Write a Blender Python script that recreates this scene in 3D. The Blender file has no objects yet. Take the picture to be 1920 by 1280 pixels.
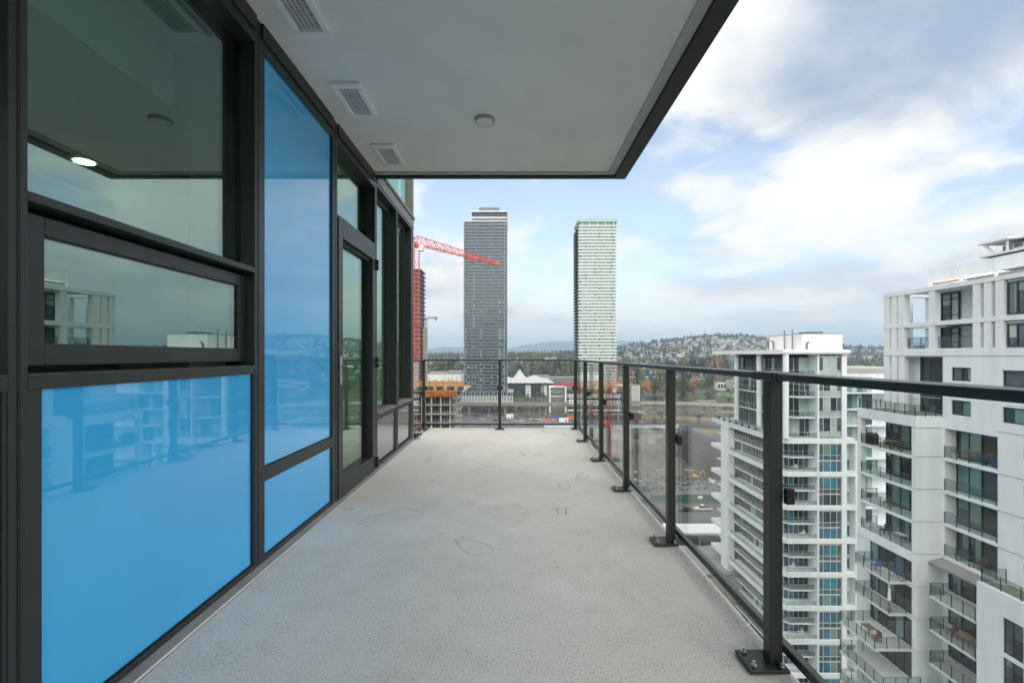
import bpy, bmesh, math, random
import numpy as np
from mathutils import Vector
random.seed(7)
R = math.radians
scene = bpy.context.scene
col = scene.collection

# ------------------------------------------------------------------ camera
F, VX, VY, EYE = 860.0, 961.5, 666.0, 1.13          # focal length and vanishing point in photo pixels, eye height
cam_d = bpy.data.cameras.new('camera'); cam = bpy.data.objects.new('camera', cam_d); col.objects.link(cam)
cam.location = (0, 0, EYE); cam.rotation_euler = (R(90), 0, 0)
cam_d.sensor_width = 36; cam_d.lens = 36 * F / 1920
cam_d.shift_x = -(VX - 960) / 1920; cam_d.shift_y = (VY - 640) / 1920
cam_d.clip_start = 0.05; cam_d.clip_end = 60000
scene.camera = cam

# ------------------------------------------------------------------ world, sun, exposure
SUN_EL, SUN_AZ = 38.0, 178.0       # azimuth clockwise from +Y: behind the camera, behind cloud
world = bpy.data.worlds.new('World'); scene.world = world; world.use_nodes = True
def build_world():
    nt = world.node_tree; N = nt.nodes; L = nt.links; N.clear()
    def n(t, **k):
        x = N.new(t)
        for a, v in k.items(): setattr(x, a, v)
        return x
    def m(op, a, b=None, c=None):
        x = n('ShaderNodeMath', operation=op)
        for i, v in enumerate((a, b, c)):
            if v is None: continue
            if isinstance(v, (int, float)): x.inputs[i].default_value = v
            else: L.new(v, x.inputs[i])
        return x.outputs[0]
    def mix(f, a, b):
        x = n('ShaderNodeMix', data_type='RGBA')
        if isinstance(f, (int, float)): x.inputs[0].default_value = f
        else: L.new(f, x.inputs[0])
        for i, v in ((6, a), (7, b)):
            if isinstance(v, tuple): x.inputs[i].default_value = v
            else: L.new(v, x.inputs[i])
        return x.outputs[2]
    def ramp(v, a, b):
        x = n('ShaderNodeMapRange'); x.interpolation_type = 'SMOOTHSTEP'
        L.new(v, x.inputs[0]); x.inputs[1].default_value = a; x.inputs[2].default_value = b
        return x.outputs[0]
    out = n('ShaderNodeOutputWorld'); bg = n('ShaderNodeBackground')
    sky = n('ShaderNodeTexSky', sky_type='NISHITA'); sky.sun_disc = False
    sky.sun_elevation = R(SUN_EL); sky.sun_rotation = R(SUN_AZ); sky.air_density = 1.0; sky.dust_density = 0.6; sky.ozone_density = 2.0
    tc = n('ShaderNodeTexCoord'); sep = n('ShaderNodeSeparateXYZ'); L.new(tc.outputs['Generated'], sep.inputs[0])
    x, y, z = sep.outputs
    zz = m('ADD', m('MAXIMUM', z, 0.0), 0.22)
    u, v = m('DIVIDE', x, zz), m('DIVIDE', y, zz)
    cmb = n('ShaderNodeCombineXYZ'); L.new(u, cmb.inputs[0]); L.new(v, cmb.inputs[1])
    def noise(scale, detail, rough, off, dist=0.0):
        mp = n('ShaderNodeMapping'); L.new(cmb.outputs[0], mp.inputs[0]); mp.inputs[1].default_value = off
        t = n('ShaderNodeTexNoise'); L.new(mp.outputs[0], t.inputs[0])
        t.inputs['Scale'].default_value = scale; t.inputs['Detail'].default_value = detail
        t.inputs['Roughness'].default_value = rough; t.inputs['Distortion'].default_value = dist
        return t.outputs[0]
    cover = noise(0.75, 7, 0.50, CLOUD_OFF, 0.25)                 # where there is cloud
    shade = noise(1.1, 6, 0.45, (5.3, 1.7, 2.2), 0.2)             # lit tops and grey undersides
    fine = noise(3.2, 10, 0.58, (0.4, 7.1, 3.0), 0.45)
    c = m('ADD', cover, m('MULTIPLY', m('SUBTRACT', fine, 0.5), 0.42))
    cm = m('MAXIMUM', ramp(c, 0.34, 0.54), 0.30)
    low = ramp(z, 0.34, 0.02)                                       # bank of cloud thickening to the horizon
    cm = m('MAXIMUM', cm, m('MULTIPLY', low, 0.90))
    s = m('ADD', m('ADD', shade, m('MULTIPLY', m('SUBTRACT', fine, 0.5), 0.62)), m('MULTIPLY', m('SUBTRACT', c, 0.5), -0.5))
    lit = ramp(s, 0.24, 0.56)
    lit = m('MAXIMUM', lit, m('MULTIPLY', low, m('ADD', 0.30, m('MULTIPLY', fine, 0.9))))
    cloud = mix(lit, (0.36, 0.45, 0.60, 1), (1.0, 0.985, 0.95, 1))
    blue = n('ShaderNodeVectorMath', operation='SCALE'); L.new(sky.outputs[0], blue.inputs[0]); blue.inputs['Scale'].default_value = 1.0
    bsc = n('ShaderNodeVectorMath', operation='SCALE'); L.new(cloud, bsc.inputs[0]); bsc.inputs['Scale'].default_value = CLOUD_RAD / SKY_STR
    fin = mix(cm, blue.outputs[0], bsc.outputs[0])
    L.new(fin, bg.inputs[0]); bg.inputs[1].default_value = SKY_STR
    L.new(bg.outputs[0], out.inputs[0])
SKY_STR, CLOUD_RAD = 0.064, 0.325
CLOUD_OFF = (5.5, 6.8, 0.0)
build_world()
sun_d = bpy.data.lights.new('sun', 'SUN'); sun = bpy.data.objects.new('sun', sun_d); col.objects.link(sun)
sun_d.energy = 1.5; sun_d.angle = R(120); sun_d.color = (1.0, 0.92, 0.78)
az = R(SUN_AZ); el = R(SUN_EL)
sdir = Vector((math.sin(az) * math.cos(el), math.cos(az) * math.cos(el), math.sin(el)))
sun.rotation_euler = sdir.to_track_quat('Z', 'Y').to_euler()
vs = scene.view_settings
vs.view_transform = 'Standard'; vs.look = 'None'; vs.exposure = 1.84; vs.gamma = 1.0; vs.use_curve_mapping = False
cy = scene.cycles
cy.use_denoising = True; cy.max_bounces = 8; cy.diffuse_bounces = 4; cy.glossy_bounces = 4
cy.transmission_bounces = 6; cy.transparent_max_bounces = 24; cy.volume_bounces = 0
cy.sample_clamp_indirect = 6.0; cy.caustics_reflective = False; cy.caustics_refractive = False
try: cy.denoiser = 'OPENIMAGEDENOISE'
except Exception: pass

# ------------------------------------------------------------------ helpers
def lin(h):
    h = h.lstrip('#'); r = []
    for i in (0, 2, 4):
        c = int(h[i:i+2], 16) / 255
        r.append(c / 12.92 if c <= 0.04045 else ((c + 0.055) / 1.055) ** 2.4)
    return (*r, 1.0)
M = {}
def mat(name, colr, rough=0.6, metal=0.0, var=0.0, vscale=1.0, bump=0.0, bscale=20.0, col2=None, stretch=(1, 1, 1), spec=None, detail=4, coat=0.0, lo=0.35, hi=0.65, bdist=0.01):
    if isinstance(colr, str): colr = lin(colr)
    if isinstance(col2, str): col2 = lin(col2)
    if len(colr) == 3: colr = (*colr, 1)
    mt = bpy.data.materials.new(name); mt.use_nodes = True
    nt = mt.node_tree; N = nt.nodes; L = nt.links
    b = N['Principled BSDF']; b.inputs['Base Color'].default_value = colr
    b.inputs['Roughness'].default_value = rough; b.inputs['Metallic'].default_value = metal
    if spec is not None: b.inputs['Specular IOR Level'].default_value = spec
    if coat: b.inputs['Coat Weight'].default_value = coat; b.inputs['Coat Roughness'].default_value = 0.04
    if var or col2 or bump:
        geo = N.new('ShaderNodeNewGeometry'); mp = N.new('ShaderNodeMapping'); L.new(geo.outputs['Position'], mp.inputs[0]); mp.inputs[3].default_value = stretch
    if var or col2:
        t = N.new('ShaderNodeTexNoise'); L.new(mp.outputs[0], t.inputs[0]); t.inputs['Scale'].default_value = vscale; t.inputs['Detail'].default_value = detail; t.inputs['Roughness'].default_value = 0.6
        mr = N.new('ShaderNodeMapRange'); L.new(t.outputs[0], mr.inputs[0]); mr.inputs[1].default_value = lo; mr.inputs[2].default_value = hi
        mx = N.new('ShaderNodeMix'); mx.data_type = 'RGBA'; L.new(mr.outputs[0], mx.inputs[0])
        a = tuple(c * (1 - var) for c in colr[:3]) + (1,); bb = col2 if col2 else tuple(min(1, c * (1 + var)) for c in colr[:3]) + (1,)
        mx.inputs[6].default_value = a; mx.inputs[7].default_value = bb if len(bb) == 4 else (*bb, 1)
        L.new(mx.outputs[2], b.inputs['Base Color'])
    if bump:
        t2 = N.new('ShaderNodeTexNoise'); L.new(mp.outputs[0], t2.inputs[0]); t2.inputs['Scale'].default_value = bscale; t2.inputs['Detail'].default_value = 5
        bp = N.new('ShaderNodeBump'); bp.inputs['Strength'].default_value = bump; bp.inputs['Distance'].default_value = bdist
        L.new(t2.outputs[0], bp.inputs['Height']); L.new(bp.outputs[0], b.inputs['Normal'])
    M[name] = mt
    return mt
def schlick(nt, ior):
    # Fresnel reflectance by Schlick's formula, alike from both sides of a pane
    N = nt.nodes; L = nt.links; r0 = ((ior - 1) / (ior + 1)) ** 2
    lw = N.new('ShaderNodeLayerWeight'); lw.inputs[0].default_value = 0.5
    pw = N.new('ShaderNodeMath'); pw.operation = 'POWER'; L.new(lw.outputs['Facing'], pw.inputs[0]); pw.inputs[1].default_value = 5
    ma = N.new('ShaderNodeMath'); ma.operation = 'MULTIPLY_ADD'; L.new(pw.outputs[0], ma.inputs[0]); ma.inputs[1].default_value = 1 - r0; ma.inputs[2].default_value = r0
    return ma.outputs[0]
def glass(name, tint, ior, rough=0.0, gcol=(1, 1, 1, 1), dirt=0.0):
    mt = bpy.data.materials.new(name); mt.use_nodes = True
    nt = mt.node_tree; N = nt.nodes; L = nt.links; N.clear()
    out = N.new('ShaderNodeOutputMaterial'); mx = N.new('ShaderNodeMixShader'); tr = N.new('ShaderNodeBsdfTransparent'); gl = N.new('ShaderNodeBsdfGlossy')
    tr.inputs[0].default_value = tint; gl.inputs[0].default_value = gcol; gl.inputs[1].default_value = rough
    geo = N.new('ShaderNodeNewGeometry'); fr = schlick(nt, ior)
    L.new(fr, mx.inputs[0]); L.new(tr.outputs[0], mx.inputs[1]); L.new(gl.outputs[0], mx.inputs[2])
    last = mx.outputs[0]
    if dirt:
        df = N.new('ShaderNodeBsdfDiffuse'); df.inputs[0].default_value = (0.75, 0.77, 0.75, 1)
        t = N.new('ShaderNodeTexNoise'); L.new(geo.outputs['Position'], t.inputs[0]); t.inputs['Scale'].default_value = 9; t.inputs['Detail'].default_value = 7; t.inputs['Roughness'].default_value = 0.7
        r2 = N.new('ShaderNodeMapRange'); L.new(t.outputs[0], r2.inputs[0]); r2.inputs[1].default_value = 0.42; r2.inputs[2].default_value = 0.75; r2.inputs[4].default_value = dirt
        m2 = N.new('ShaderNodeMixShader'); L.new(r2.outputs[0], m2.inputs[0]); L.new(last, m2.inputs[1]); L.new(df.outputs[0], m2.inputs[2]); last = m2.outputs[0]
    L.new(last, out.inputs[0]); M[name] = mt
    return mt
def facade_glass(name, colr, ior=2.0, rough=0.02, refl=(0.9, 0.95, 1, 1), var=0.3, vscale=0.6):
    """opaque window glass far away: a dark or curtained room behind a reflecting pane"""
    mt = bpy.data.materials.new(name); mt.use_nodes = True
    nt = mt.node_tree; N = nt.nodes; L = nt.links; N.clear()
    if isinstance(colr, str): colr = lin(colr)
    out = N.new('ShaderNodeOutputMaterial'); mx = N.new('ShaderNodeMixShader'); df = N.new('ShaderNodeBsdfDiffuse'); gl = N.new('ShaderNodeBsdfGlossy')
    fr = schlick(nt, ior)
    geo = N.new('ShaderNodeNewGeometry'); t = N.new('ShaderNodeTexNoise'); L.new(geo.outputs['Position'], t.inputs[0]); t.inputs['Scale'].default_value = vscale; t.inputs['Detail'].default_value = 2
    mr = N.new('ShaderNodeMapRange'); L.new(t.outputs[0], mr.inputs[0]); mr.inputs[1].default_value = 0.35; mr.inputs[2].default_value = 0.65
    mc = N.new('ShaderNodeMix'); mc.data_type = 'RGBA'; L.new(mr.outputs[0], mc.inputs[0])
    mc.inputs[6].default_value = tuple(c * (1 - var) for c in colr[:3]) + (1,); mc.inputs[7].default_value = tuple(min(1, c * (1 + var)) for c in colr[:3]) + (1,)
    L.new(mc.outputs[2], df.inputs[0]); gl.inputs[0].default_value = refl; gl.inputs[1].default_value = rough
    L.new(fr, mx.inputs[0]); L.new(df.outputs[0], mx.inputs[1]); L.new(gl.outputs[0], mx.inputs[2]); L.new(mx.outputs[0], out.inputs[0])
    M[name] = mt
    return mt

class MB:
    def __init__(s): s.v = []; s.f = []; s.m = []
    def add(s, vs_, fs, mi=0):
        o = len(s.v); s.v += [tuple(p) for p in vs_]
        for f in fs: s.f.append(tuple(o + i for i in f)); s.m.append(mi)
        return s
    def box(s, x0, x1, y0, y1, z0, z1, mi=0):
        if x0 > x1: x0, x1 = x1, x0
        if y0 > y1: y0, y1 = y1, y0
        if z0 > z1: z0, z1 = z1, z0
        return s.add([(x0,y0,z0),(x1,y0,z0),(x1,y1,z0),(x0,y1,z0),(x0,y0,z1),(x1,y0,z1),(x1,y1,z1),(x0,y1,z1)],
                     [(0,3,2,1),(4,5,6,7),(0,1,5,4),(1,2,6,5),(2,3,7,6),(3,0,4,7)], mi)
    def prism(s, poly, z0, z1, mi=0):
        a = sum(poly[i][0]*poly[(i+1) % len(poly)][1]-poly[(i+1) % len(poly)][0]*poly[i][1] for i in range(len(poly)))
        if a < 0: poly = poly[::-1]
        k = len(poly)
        fs = [tuple(range(k))[::-1], tuple(range(k, 2*k))] + [(i, (i+1) % k, k+(i+1) % k, k+i) for i in range(k)]
        return s.add([(x, y, z0) for x, y in poly] + [(x, y, z1) for x, y in poly], fs, mi)
    def prism_y(s, poly, y0, y1, mi=0):      # outline in X-Z, swept along Y
        k = len(poly)
        a = sum(poly[i][0]*poly[(i+1) % k][1]-poly[(i+1) % k][0]*poly[i][1] for i in range(k))
        if a > 0: poly = poly[::-1]
        fs = [tuple(range(k))[::-1], tuple(range(k, 2*k))] + [(i, (i+1) % k, k+(i+1) % k, k+i) for i in range(k)]
        return s.add([(x, y0, z) for x, z in poly] + [(x, y1, z) for x, z in poly], fs, mi)
    def tube(s, p0, p1, r0, r1=None, n=8, mi=0):
        r1 = r0 if r1 is None else r1
        p0 = Vector(p0); p1 = Vector(p1); d = p1 - p0
        if d.length < 1e-9: return s
        d.normalize(); a = d.orthogonal().normalized(); b = d.cross(a)
        vs_ = []
        for p, r in ((p0, r0), (p1, r1)):
            for i in range(n):
                t = 2*math.pi*(i+0.5)/n; vs_.append(p + (a*math.cos(t) + b*math.sin(t))*r)
        fs = [(i, (i+1) % n, n+(i+1) % n, n+i) for i in range(n)] + [tuple(range(n))[::-1], tuple(range(n, 2*n))]
        return s.add(vs_, fs, mi)
    def mesh(s, name, mats):
        me = bpy.data.meshes.new(name); me.from_pydata(s.v, [], s.f)
        if not isinstance(mats, (list, tuple)): mats = [mats]
        for m_ in mats: me.materials.append(M[m_] if isinstance(m_, str) else m_)
        if len(mats) > 1: me.polygons.foreach_set('material_index', s.m)
        me.update()
        return me
def wl(o):
    p = Vector((0, 0, 0))
    while o is not None: p += o.location; o = o.parent
    return p
def link(name, me, parent=None, pos=(0, 0, 0), rz=0.0, bevel=0.0, smooth=False, kind=None):
    """one object; pos is in world space (parents are never rotated unless they are movable prototypes)"""
    o = bpy.data.objects.new(name, me); col.objects.link(o)
    o.location = Vector(pos) - (wl(parent) if parent is not None else Vector((0, 0, 0)))
    if rz: o.rotation_euler.z = rz
    if parent is not None: o.parent = parent
    if bevel:
        b = o.modifiers.new('bevel', 'BEVEL'); b.width = bevel; b.segments = 2; b.limit_method = 'ANGLE'; b.harden_normals = False
    if smooth and me is not None:
        me.polygons.foreach_set('use_smooth', [True]*len(me.polygons))
    if kind: o['kind'] = kind
    return o
def part(name, mb, mats, parent=None, **k): return link(name, mb.mesh(name, mats), parent, **k)
def bx(name, parent, x0, x1, y0, y1, z0, z1, m_, **k): return part(name, MB().box(x0, x1, y0, y1, z0, z1), m_, parent, **k)
def tag(o, label, cat, group=None):
    o['label'] = label; o['category'] = cat
    if group: o['group'] = group
    return o
def thing(name, label, cat, loc=(0, 0, 0), group=None):
    o = bpy.data.objects.new(name, None); col.objects.link(o); o.location = loc; o.empty_display_size = 0.3
    return tag(o, label, cat, group)
def struct(name, mb, mats, **k):
    o = part(name, mb, mats, None, **k); o['kind'] = 'structure'; return o
def copy_tree(o, parent=None):
    c = o.copy(); col.objects.link(c); c.parent = parent
    for ch in o.children: copy_tree(ch, c)
    return c
def PX(px, D): return (px - VX) / F * D
def PZ(py, D): return EYE + (VY - py) / F * D
GZ = -50.0
def PG(px, py, z=GZ):                 # photo pixel on a level surface at height z
    D = (EYE - z) * F / (py - VY); return ((px - VX) / F * D, D)

# ------------------------------------------------------------------ materials
mat('frame_metal', (0.024, 0.029, 0.029), 0.42, 0.0, var=0.10, vscale=7, bump=0.03, bscale=60, spec=0.5, bdist=0.002)
mat('rail_metal', (0.030, 0.033, 0.028), 0.36, 0.0, var=0.12, vscale=9, bump=0.03, bscale=80, spec=0.5, bdist=0.002)
mat('sill_metal', (0.10, 0.085, 0.07), 0.6, 0.0, var=0.3, vscale=12)
mat('black_rubber', (0.008, 0.008, 0.008), 0.6)
mat('steel', (0.55, 0.55, 0.53), 0.28, 1.0, var=0.1, vscale=40)
mat('white_sealant', (0.72, 0.72, 0.70), 0.7)
mat('flashing', (0.19, 0.19, 0.18), 0.55, var=0.15, vscale=6)
mat('soffit_paint', (0.89, 0.885, 0.85), 0.85, var=0.035, vscale=1.6, bump=0.05, bscale=220, bdist=0.002)
mat('soffit_trim', (0.50, 0.505, 0.50), 0.7, var=0.03, vscale=3)
mat('vent_white', (0.95, 0.95, 0.94), 0.5, var=0.02, vscale=8)
mat('vent_dark', (0.02, 0.02, 0.02), 0.8)
mat('lamp_diffuser', (0.85, 0.85, 0.82), 0.35)
mat('interior_paint', (0.60, 0.60, 0.58), 0.9)
mat('interior_dark', (0.14, 0.14, 0.14), 0.8, var=0.15, vscale=1.2)
mat('interior_floor', (0.30, 0.25, 0.20), 0.45, var=0.2, vscale=2, stretch=(0.3, 3, 1))
mat('marker_ink', (0.17, 0.165, 0.155), 0.9, col2=(0.58, 0.56, 0.52, 1), vscale=22, lo=0.40, hi=0.70)
glass('window_glass', (0.50, 0.72, 0.62, 1), 2.9, gcol=(.86, 1, .97, 1), dirt=0.03)
glass('door_glass', (0.66, 0.86, 0.68, 1), 2.6, gcol=(.88, 1, .96, 1))
glass('rail_glass', (0.965, 0.98, 0.972, 1), 1.34, dirt=0.006)
mat('spandrel_grey', (0.20, 0.215, 0.22), 0.12, var=0.05, vscale=2, coat=0.6)
def film_material():
    m_ = mat('blue_film', (0.045, 0.53, 0.95), 0.35, var=0.07, vscale=0.9, detail=8)
    b = m_.node_tree.nodes['Principled BSDF']
    b.inputs['Coat Weight'].default_value = 1.0; b.inputs['Coat IOR'].default_value = 1.8; b.inputs['Coat Roughness'].default_value = 0.012
    b.inputs['Coat Tint'].default_value = (0.75, 0.9, 1, 1)
film_material()
def membrane_material():
    m_ = bpy.data.materials.new('balcony_membrane'); m_.use_nodes = True; M['balcony_membrane'] = m_
    nt = m_.node_tree; N = nt.nodes; L = nt.links; b = N['Principled BSDF']; b.inputs['Roughness'].default_value = 0.75; b.inputs['Specular IOR Level'].default_value = 0.3
    geo = N.new('ShaderNodeNewGeometry')
    def noise(s, d, r=0.6, st=(1, 1, 1)):
        mp = N.new('ShaderNodeMapping'); L.new(geo.outputs['Position'], mp.inputs[0]); mp.inputs[3].default_value = st
        t = N.new('ShaderNodeTexNoise'); L.new(mp.outputs[0], t.inputs[0]); t.inputs['Scale'].default_value = s; t.inputs['Detail'].default_value = d; t.inputs['Roughness'].default_value = r
        return t.outputs[0]
    def mr(v, a, c, lo=0.0, hi=1.0):
        x = N.new('ShaderNodeMapRange'); L.new(v, x.inputs[0]); x.inputs[1].default_value = a; x.inputs[2].default_value = c; x.inputs[3].default_value = lo; x.inputs[4].default_value = hi
        return x.outputs[0]
    def mix(f, a, c):
        x = N.new('ShaderNodeMix'); x.data_type = 'RGBA'; L.new(f, x.inputs[0])
        for i, v in ((6, a), (7, c)):
            if isinstance(v, tuple): x.inputs[i].default_value = v
            else: L.new(v, x.inputs[i])
        return x.outputs[2]
    big = noise(1.3, 5); mid = noise(7, 6); grit = noise(300, 2, 0.7); pit = noise(120, 5, 0.85, (1, 0.72, 1))
    c = mix(mr(big, 0.35, 0.68), (0.76, 0.73, 0.67, 1), (0.85, 0.825, 0.77, 1))
    c = mix(mr(mid, 0.56, 0.80, 0, 0.30), c, (0.46, 0.435, 0.40, 1))          # scuffs and dirt
    st = noise(2.4, 9, 0.72, (1, 0.6, 1)); c = mix(mr(st, 0.57, 0.76, 0, 0.40), c, (0.50, 0.465, 0.42, 1))   # water stains
    dens = N.new('ShaderNodeMath'); dens.operation = 'MULTIPLY'; L.new(mr(pit, 0.49, 0.66, 0, 1.0), dens.inputs[0]); L.new(mr(noise(5.5, 6, 0.7), 0.34, 0.62, 0.45, 1.0), dens.inputs[1])
    c = mix(dens.outputs[0], c, (0.27, 0.265, 0.25, 1))         # fine dark specks, denser in random patches
    L.new(c, b.inputs['Base Color'])
    bp = N.new('ShaderNodeBump'); bp.inputs['Strength'].default_value = 0.9; bp.inputs['Distance'].default_value = 0.0035
    ad = N.new('ShaderNodeMath'); ad.operation = 'ADD'; L.new(grit, ad.inputs[0]); L.new(pit, ad.inputs[1])
    L.new(ad.outputs[0], bp.inputs['Height']); L.new(bp.outputs[0], b.inputs['Normal'])
membrane_material()
def emit(name, c, s):
    m_ = bpy.data.materials.new(name); m_.use_nodes = True; N = m_.node_tree.nodes; b = N['Principled BSDF']
    b.inputs['Emission Color'].default_value = (*c, 1); b.inputs['Emission Strength'].default_value = s; M[name] = m_
emit('lamp_glow', (1.0, 0.82, 0.58), 9.0)
mat('ring_grey', (0.42, 0.42, 0.40), 0.5)
mat('interior_white', (0.85, 0.86, 0.84), 0.9)
# ================================================================== OUR BALCONY
XF = -1.33                                # outer face of the window wall
# floor slab with a rounded kerb edge on the right and far side
def build_floor():
    mb = MB(); n = 8
    prof = [(-1.30, 0.0), (0.90, 0.0), (0.95, 0.006), (0.985, 0.006), (1.0, -0.006), (1.005, -0.03), (1.005, -0.22), (-1.30, -0.22)]
    mb.prism_y(prof, -3.4, 7.17)
    o = struct('balcony_floor', mb, 'balcony_membrane', bevel=0.004)
    return o
floor = build_floor()
def ribbon(pts, w, z=0.0015):
    mb = MB(); P = [Vector(PG(x, y, 0.0)).to_3d() for x, y in pts]
    k = len(P); vv = []
    for i, p in enumerate(P):
        d = (P[min(i+1, k-1)] - P[max(i-1, 0)]); d.z = 0; d.normalize(); nrm = Vector((-d.y, d.x, 0)) * w / 2 * random.uniform(0.6, 1.3)
        vv += [(p + nrm) + Vector((0, 0, z)), (p - nrm) + Vector((0, 0, z))]
    mb.add(vv, [(2*i, 2*i+1, 2*i+3, 2*i+2) for i in range(k-1)])
    return mb
def arc(cx, cy, rx, ry, a0, a1, n=18): return [(cx + rx*math.cos(R(a0+(a1-a0)*i/n)), cy + ry*math.sin(R(a0+(a1-a0)*i/n))) for i in range(n+1)]
def q6(*p): return [(620 + x/3.368, 700 + y/3.368) for x, y in p]
marks = [
    (q6((165,938),(240,915),(320,890),(400,868),(470,848),(530,864),(585,880)), .006), (q6((165,938),(215,955),(262,970)), .004),
    (q6(*arc(1135,866,106,30,-170,60)), .004), (q6((780,1045),(805,1075),(830,1110),(870,1138),(930,1153),(1000,1143),(1030,1118),(1005,1090),(930,1062),(830,1035)), .004),
    (q6((1410,855),(1450,850),(1490,846),(1484,892)), .008), (q6((1428,858),(1440,888),(1428,892)), .006),
    (q6(*arc(1590,650,36,14,-150,200)), .005), (q6(*arc(1575,664,30,8,0,300)), .004), (q6((1370,738),(1420,728),(1480,735),(1515,722),(1500,700),(1420,698)), .005), (q6((1440,700),(1450,735)), .004),
    (q6((765,507),(795,505),(830,506)), .010), (q6((1175,500),(1205,505),(1230,520)), .010), (q6((1285,508),(1320,520),(1335,505),(1300,498)), .010),
    (q6((600,548),(618,530),(625,548),(640,552)), .010), (q6((520,660),(545,655),(555,665)), .006), (q6((610,680),(640,682),(655,672)), .005),
    (q6((1465,372),(1490,390),(1600,392)), .016), (q6((1330,345),(1350,372),(1460,374)), .016), (q6((85,852),(120,855),(148,857)), .008), (q6((1345,775),(1410,772)), .004),
    (q6((695,1010),(712,1014)), .010), (q6((1425,1222),(1440,1228)), .016), (q6((1395,1186),(1430,1188)), .005), (q6((540,462),(590,458),(630,457)), .007), (q6((1430,452),(1480,452)), .010), (q6((790,436),(815,438)), .008),
]
for pts, w in marks: part('marker_stroke', ribbon(pts, w), 'marker_ink', floor)
bx('sealant_bead', floor, -1.308, -1.298, -3.4, 6.12, 0.001, 0.008, 'white_sealant', bevel=0.003)

# ---- window wall: mullions, transoms, panes, blue film-covered panels
ww = thing('window_wall', 'dark framed glazed wall with blue film covered panels along the balcony', 'window wall', (XF, 2.4, 0))
YM = [(-3.4, -3.35), (0.05, 0.10), (1.210, 1.259), (2.366, 2.426), (3.389, 3.482), (4.425, 4.494), (5.247, 5.308), (6.004, 6.143)]
ZT, ZS = 2.744, 2.883
for i, (a, b) in enumerate(YM):
    top = ZS if i < 5 else 2.818
    o = bx('mullion', ww, XF - 0.15, XF, a, b, 0.03, top, 'frame_metal', bevel=0.003)
    mid = (a + b) / 2
    bx('cap_groove', o, XF - 0.004, XF + 0.0015, mid - 0.004, mid + 0.004, 0.05, top - 0.02, 'black_rubber')
def head(a, b, z0, z1, name='transom', depth=0.15, proud=0.0):
    return bx(name, ww, XF - depth, XF + proud, a, b, z0, z1, 'frame_metal', bevel=0.002)
for i in range(0, 5):                                    # head frame below the soffit
    a, b = YM[i][1], YM[i+1][0]
    head(a, b, ZT, 2.80); head(a, b, 2.803, ZS, proud=0.012)
    head(a, b, 0.03, 0.053 if i != 4 else 0.035, 'bottom_frame')
for i in (5, 6):
    a, b = YM[i][1], YM[i+1][0]
    head(a, b, 2.787, 2.818); head(a, b, 0.03, 0.06, 'bottom_frame')
    o = head(a, b, 0.503, 0.55, 'sill')
    part('sill_nosing', MB().prism_y([(XF - 0.14, 0.5505), (XF + 0.02, 0.5505), (XF + 0.02, 0.558), (XF - 0.05, 0.575), (XF - 0.14, 0.575)], a, b), 'flashing', o, bevel=0.002)
    p = bx('glass_pane', ww, XF - 0.095, XF - 0.085, a, b, 0.575, 2.787, 'door_glass')
    part('inner_frame', MB().box(XF-.10,XF-.08,b-.05,b-.0005,.58,2.78).box(XF-.10,XF-.08,a+.0005,b-.05,2.73,2.786), 'frame_metal', p, bevel=0.002)
    bx('spandrel_panel', ww, XF - 0.05, XF - 0.02, a + 0.03, b - 0.03, 0.075, 0.49, 'spandrel_grey')
    part('panel_frame', MB().box(XF-.06,XF-.004,a,a+.03,.06,.503).box(XF-.06,XF-.004,b-.03,b,.06,.503), 'frame_metal', ww, bevel=0.002)
# bottom flashing
part('base_flashing', MB().prism_y([(XF-.02, 0.001), (-1.305, 0.001), (-1.308, 0.012), (XF-.001, 0.0285), (XF-.02, .0285)], -3.4, 6.14), 'flashing', ww, bevel=0.002)
def blue_panel(a, b, z0, z1):
    fr = part('panel_frame', MB().box(XF-.07, XF-.004, a, a+.041, z0, z1).box(XF-.07, XF-.004, b-.010, b, z0, z1), 'frame_metal', ww, bevel=0.0015)
    p = bx('blue_panel', ww, XF - 0.05, XF - 0.015, a + 0.041, b - 0.010, z0, z1, 'blue_film')
    part('gasket', MB().box(XF-.016, XF-.010, b-.0142, b-.0102, z0+.0005, z1-.0005).box(XF-.016, XF-.010, a+.0412, b-.0143, z0+.0002, z0+.005), 'black_rubber', p)
def upper_window(a, b, z0):
    p = bx('glass_pane', ww, XF - 0.095, XF - 0.085, a, b, z0, ZT, 'window_glass')
    part('pane_gasket', MB().box(XF-.084, XF-.078, a, b, z0, z0+.012).box(XF-.084, XF-.078, b-.012, b-.0005, z0+.012, ZT).box(XF-.084, XF-.078, a+.0005, a+.012, z0+.012, ZT), 'black_rubber', p)
def ledge(a, b, z0, z1):
    o = head(a, b, z0, z1 - 0.004); bx('ledge_top', o, XF - 0.10, XF - 0.001, a + .001, b - .001, z1 - 0.0035, z1, 'sill_metal')
# bay 1: big pane, awning window, blue panel
a, b = YM[2][1], YM[3][0]
head(a, b, 1.555, 1.582); upper_window(a, b, 1.582); ledge(a, b, 1.034, 1.078); blue_panel(a, b, 0.053, 1.034)
aw = part('awning_window', MB().box(XF-.10, XF-.048, a+.004, a+.092, 1.099, 1.538).box(XF-.10, XF-.048, b-.064, b-.004, 1.099, 1.538)
          .box(XF-.10, XF-.048, a+.092, b-.064, 1.481, 1.538).box(XF-.10, XF-.048, a+.092, b-.064, 1.099, 1.165), 'frame_metal', ww, bevel=0.003)
bx('awning_pane', aw, XF - 0.065, XF - 0.055, a + .092, b - .064, 1.165, 1.481, 'window_glass')
part('awning_gasket', MB().box(XF-.056, XF-.0495, a+.092, b-.064, 1.476, 1.4808).box(XF-.056, XF-.0495, b-.069, b-.0642, 1.1655, 1.476), 'black_rubber', aw)
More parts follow.
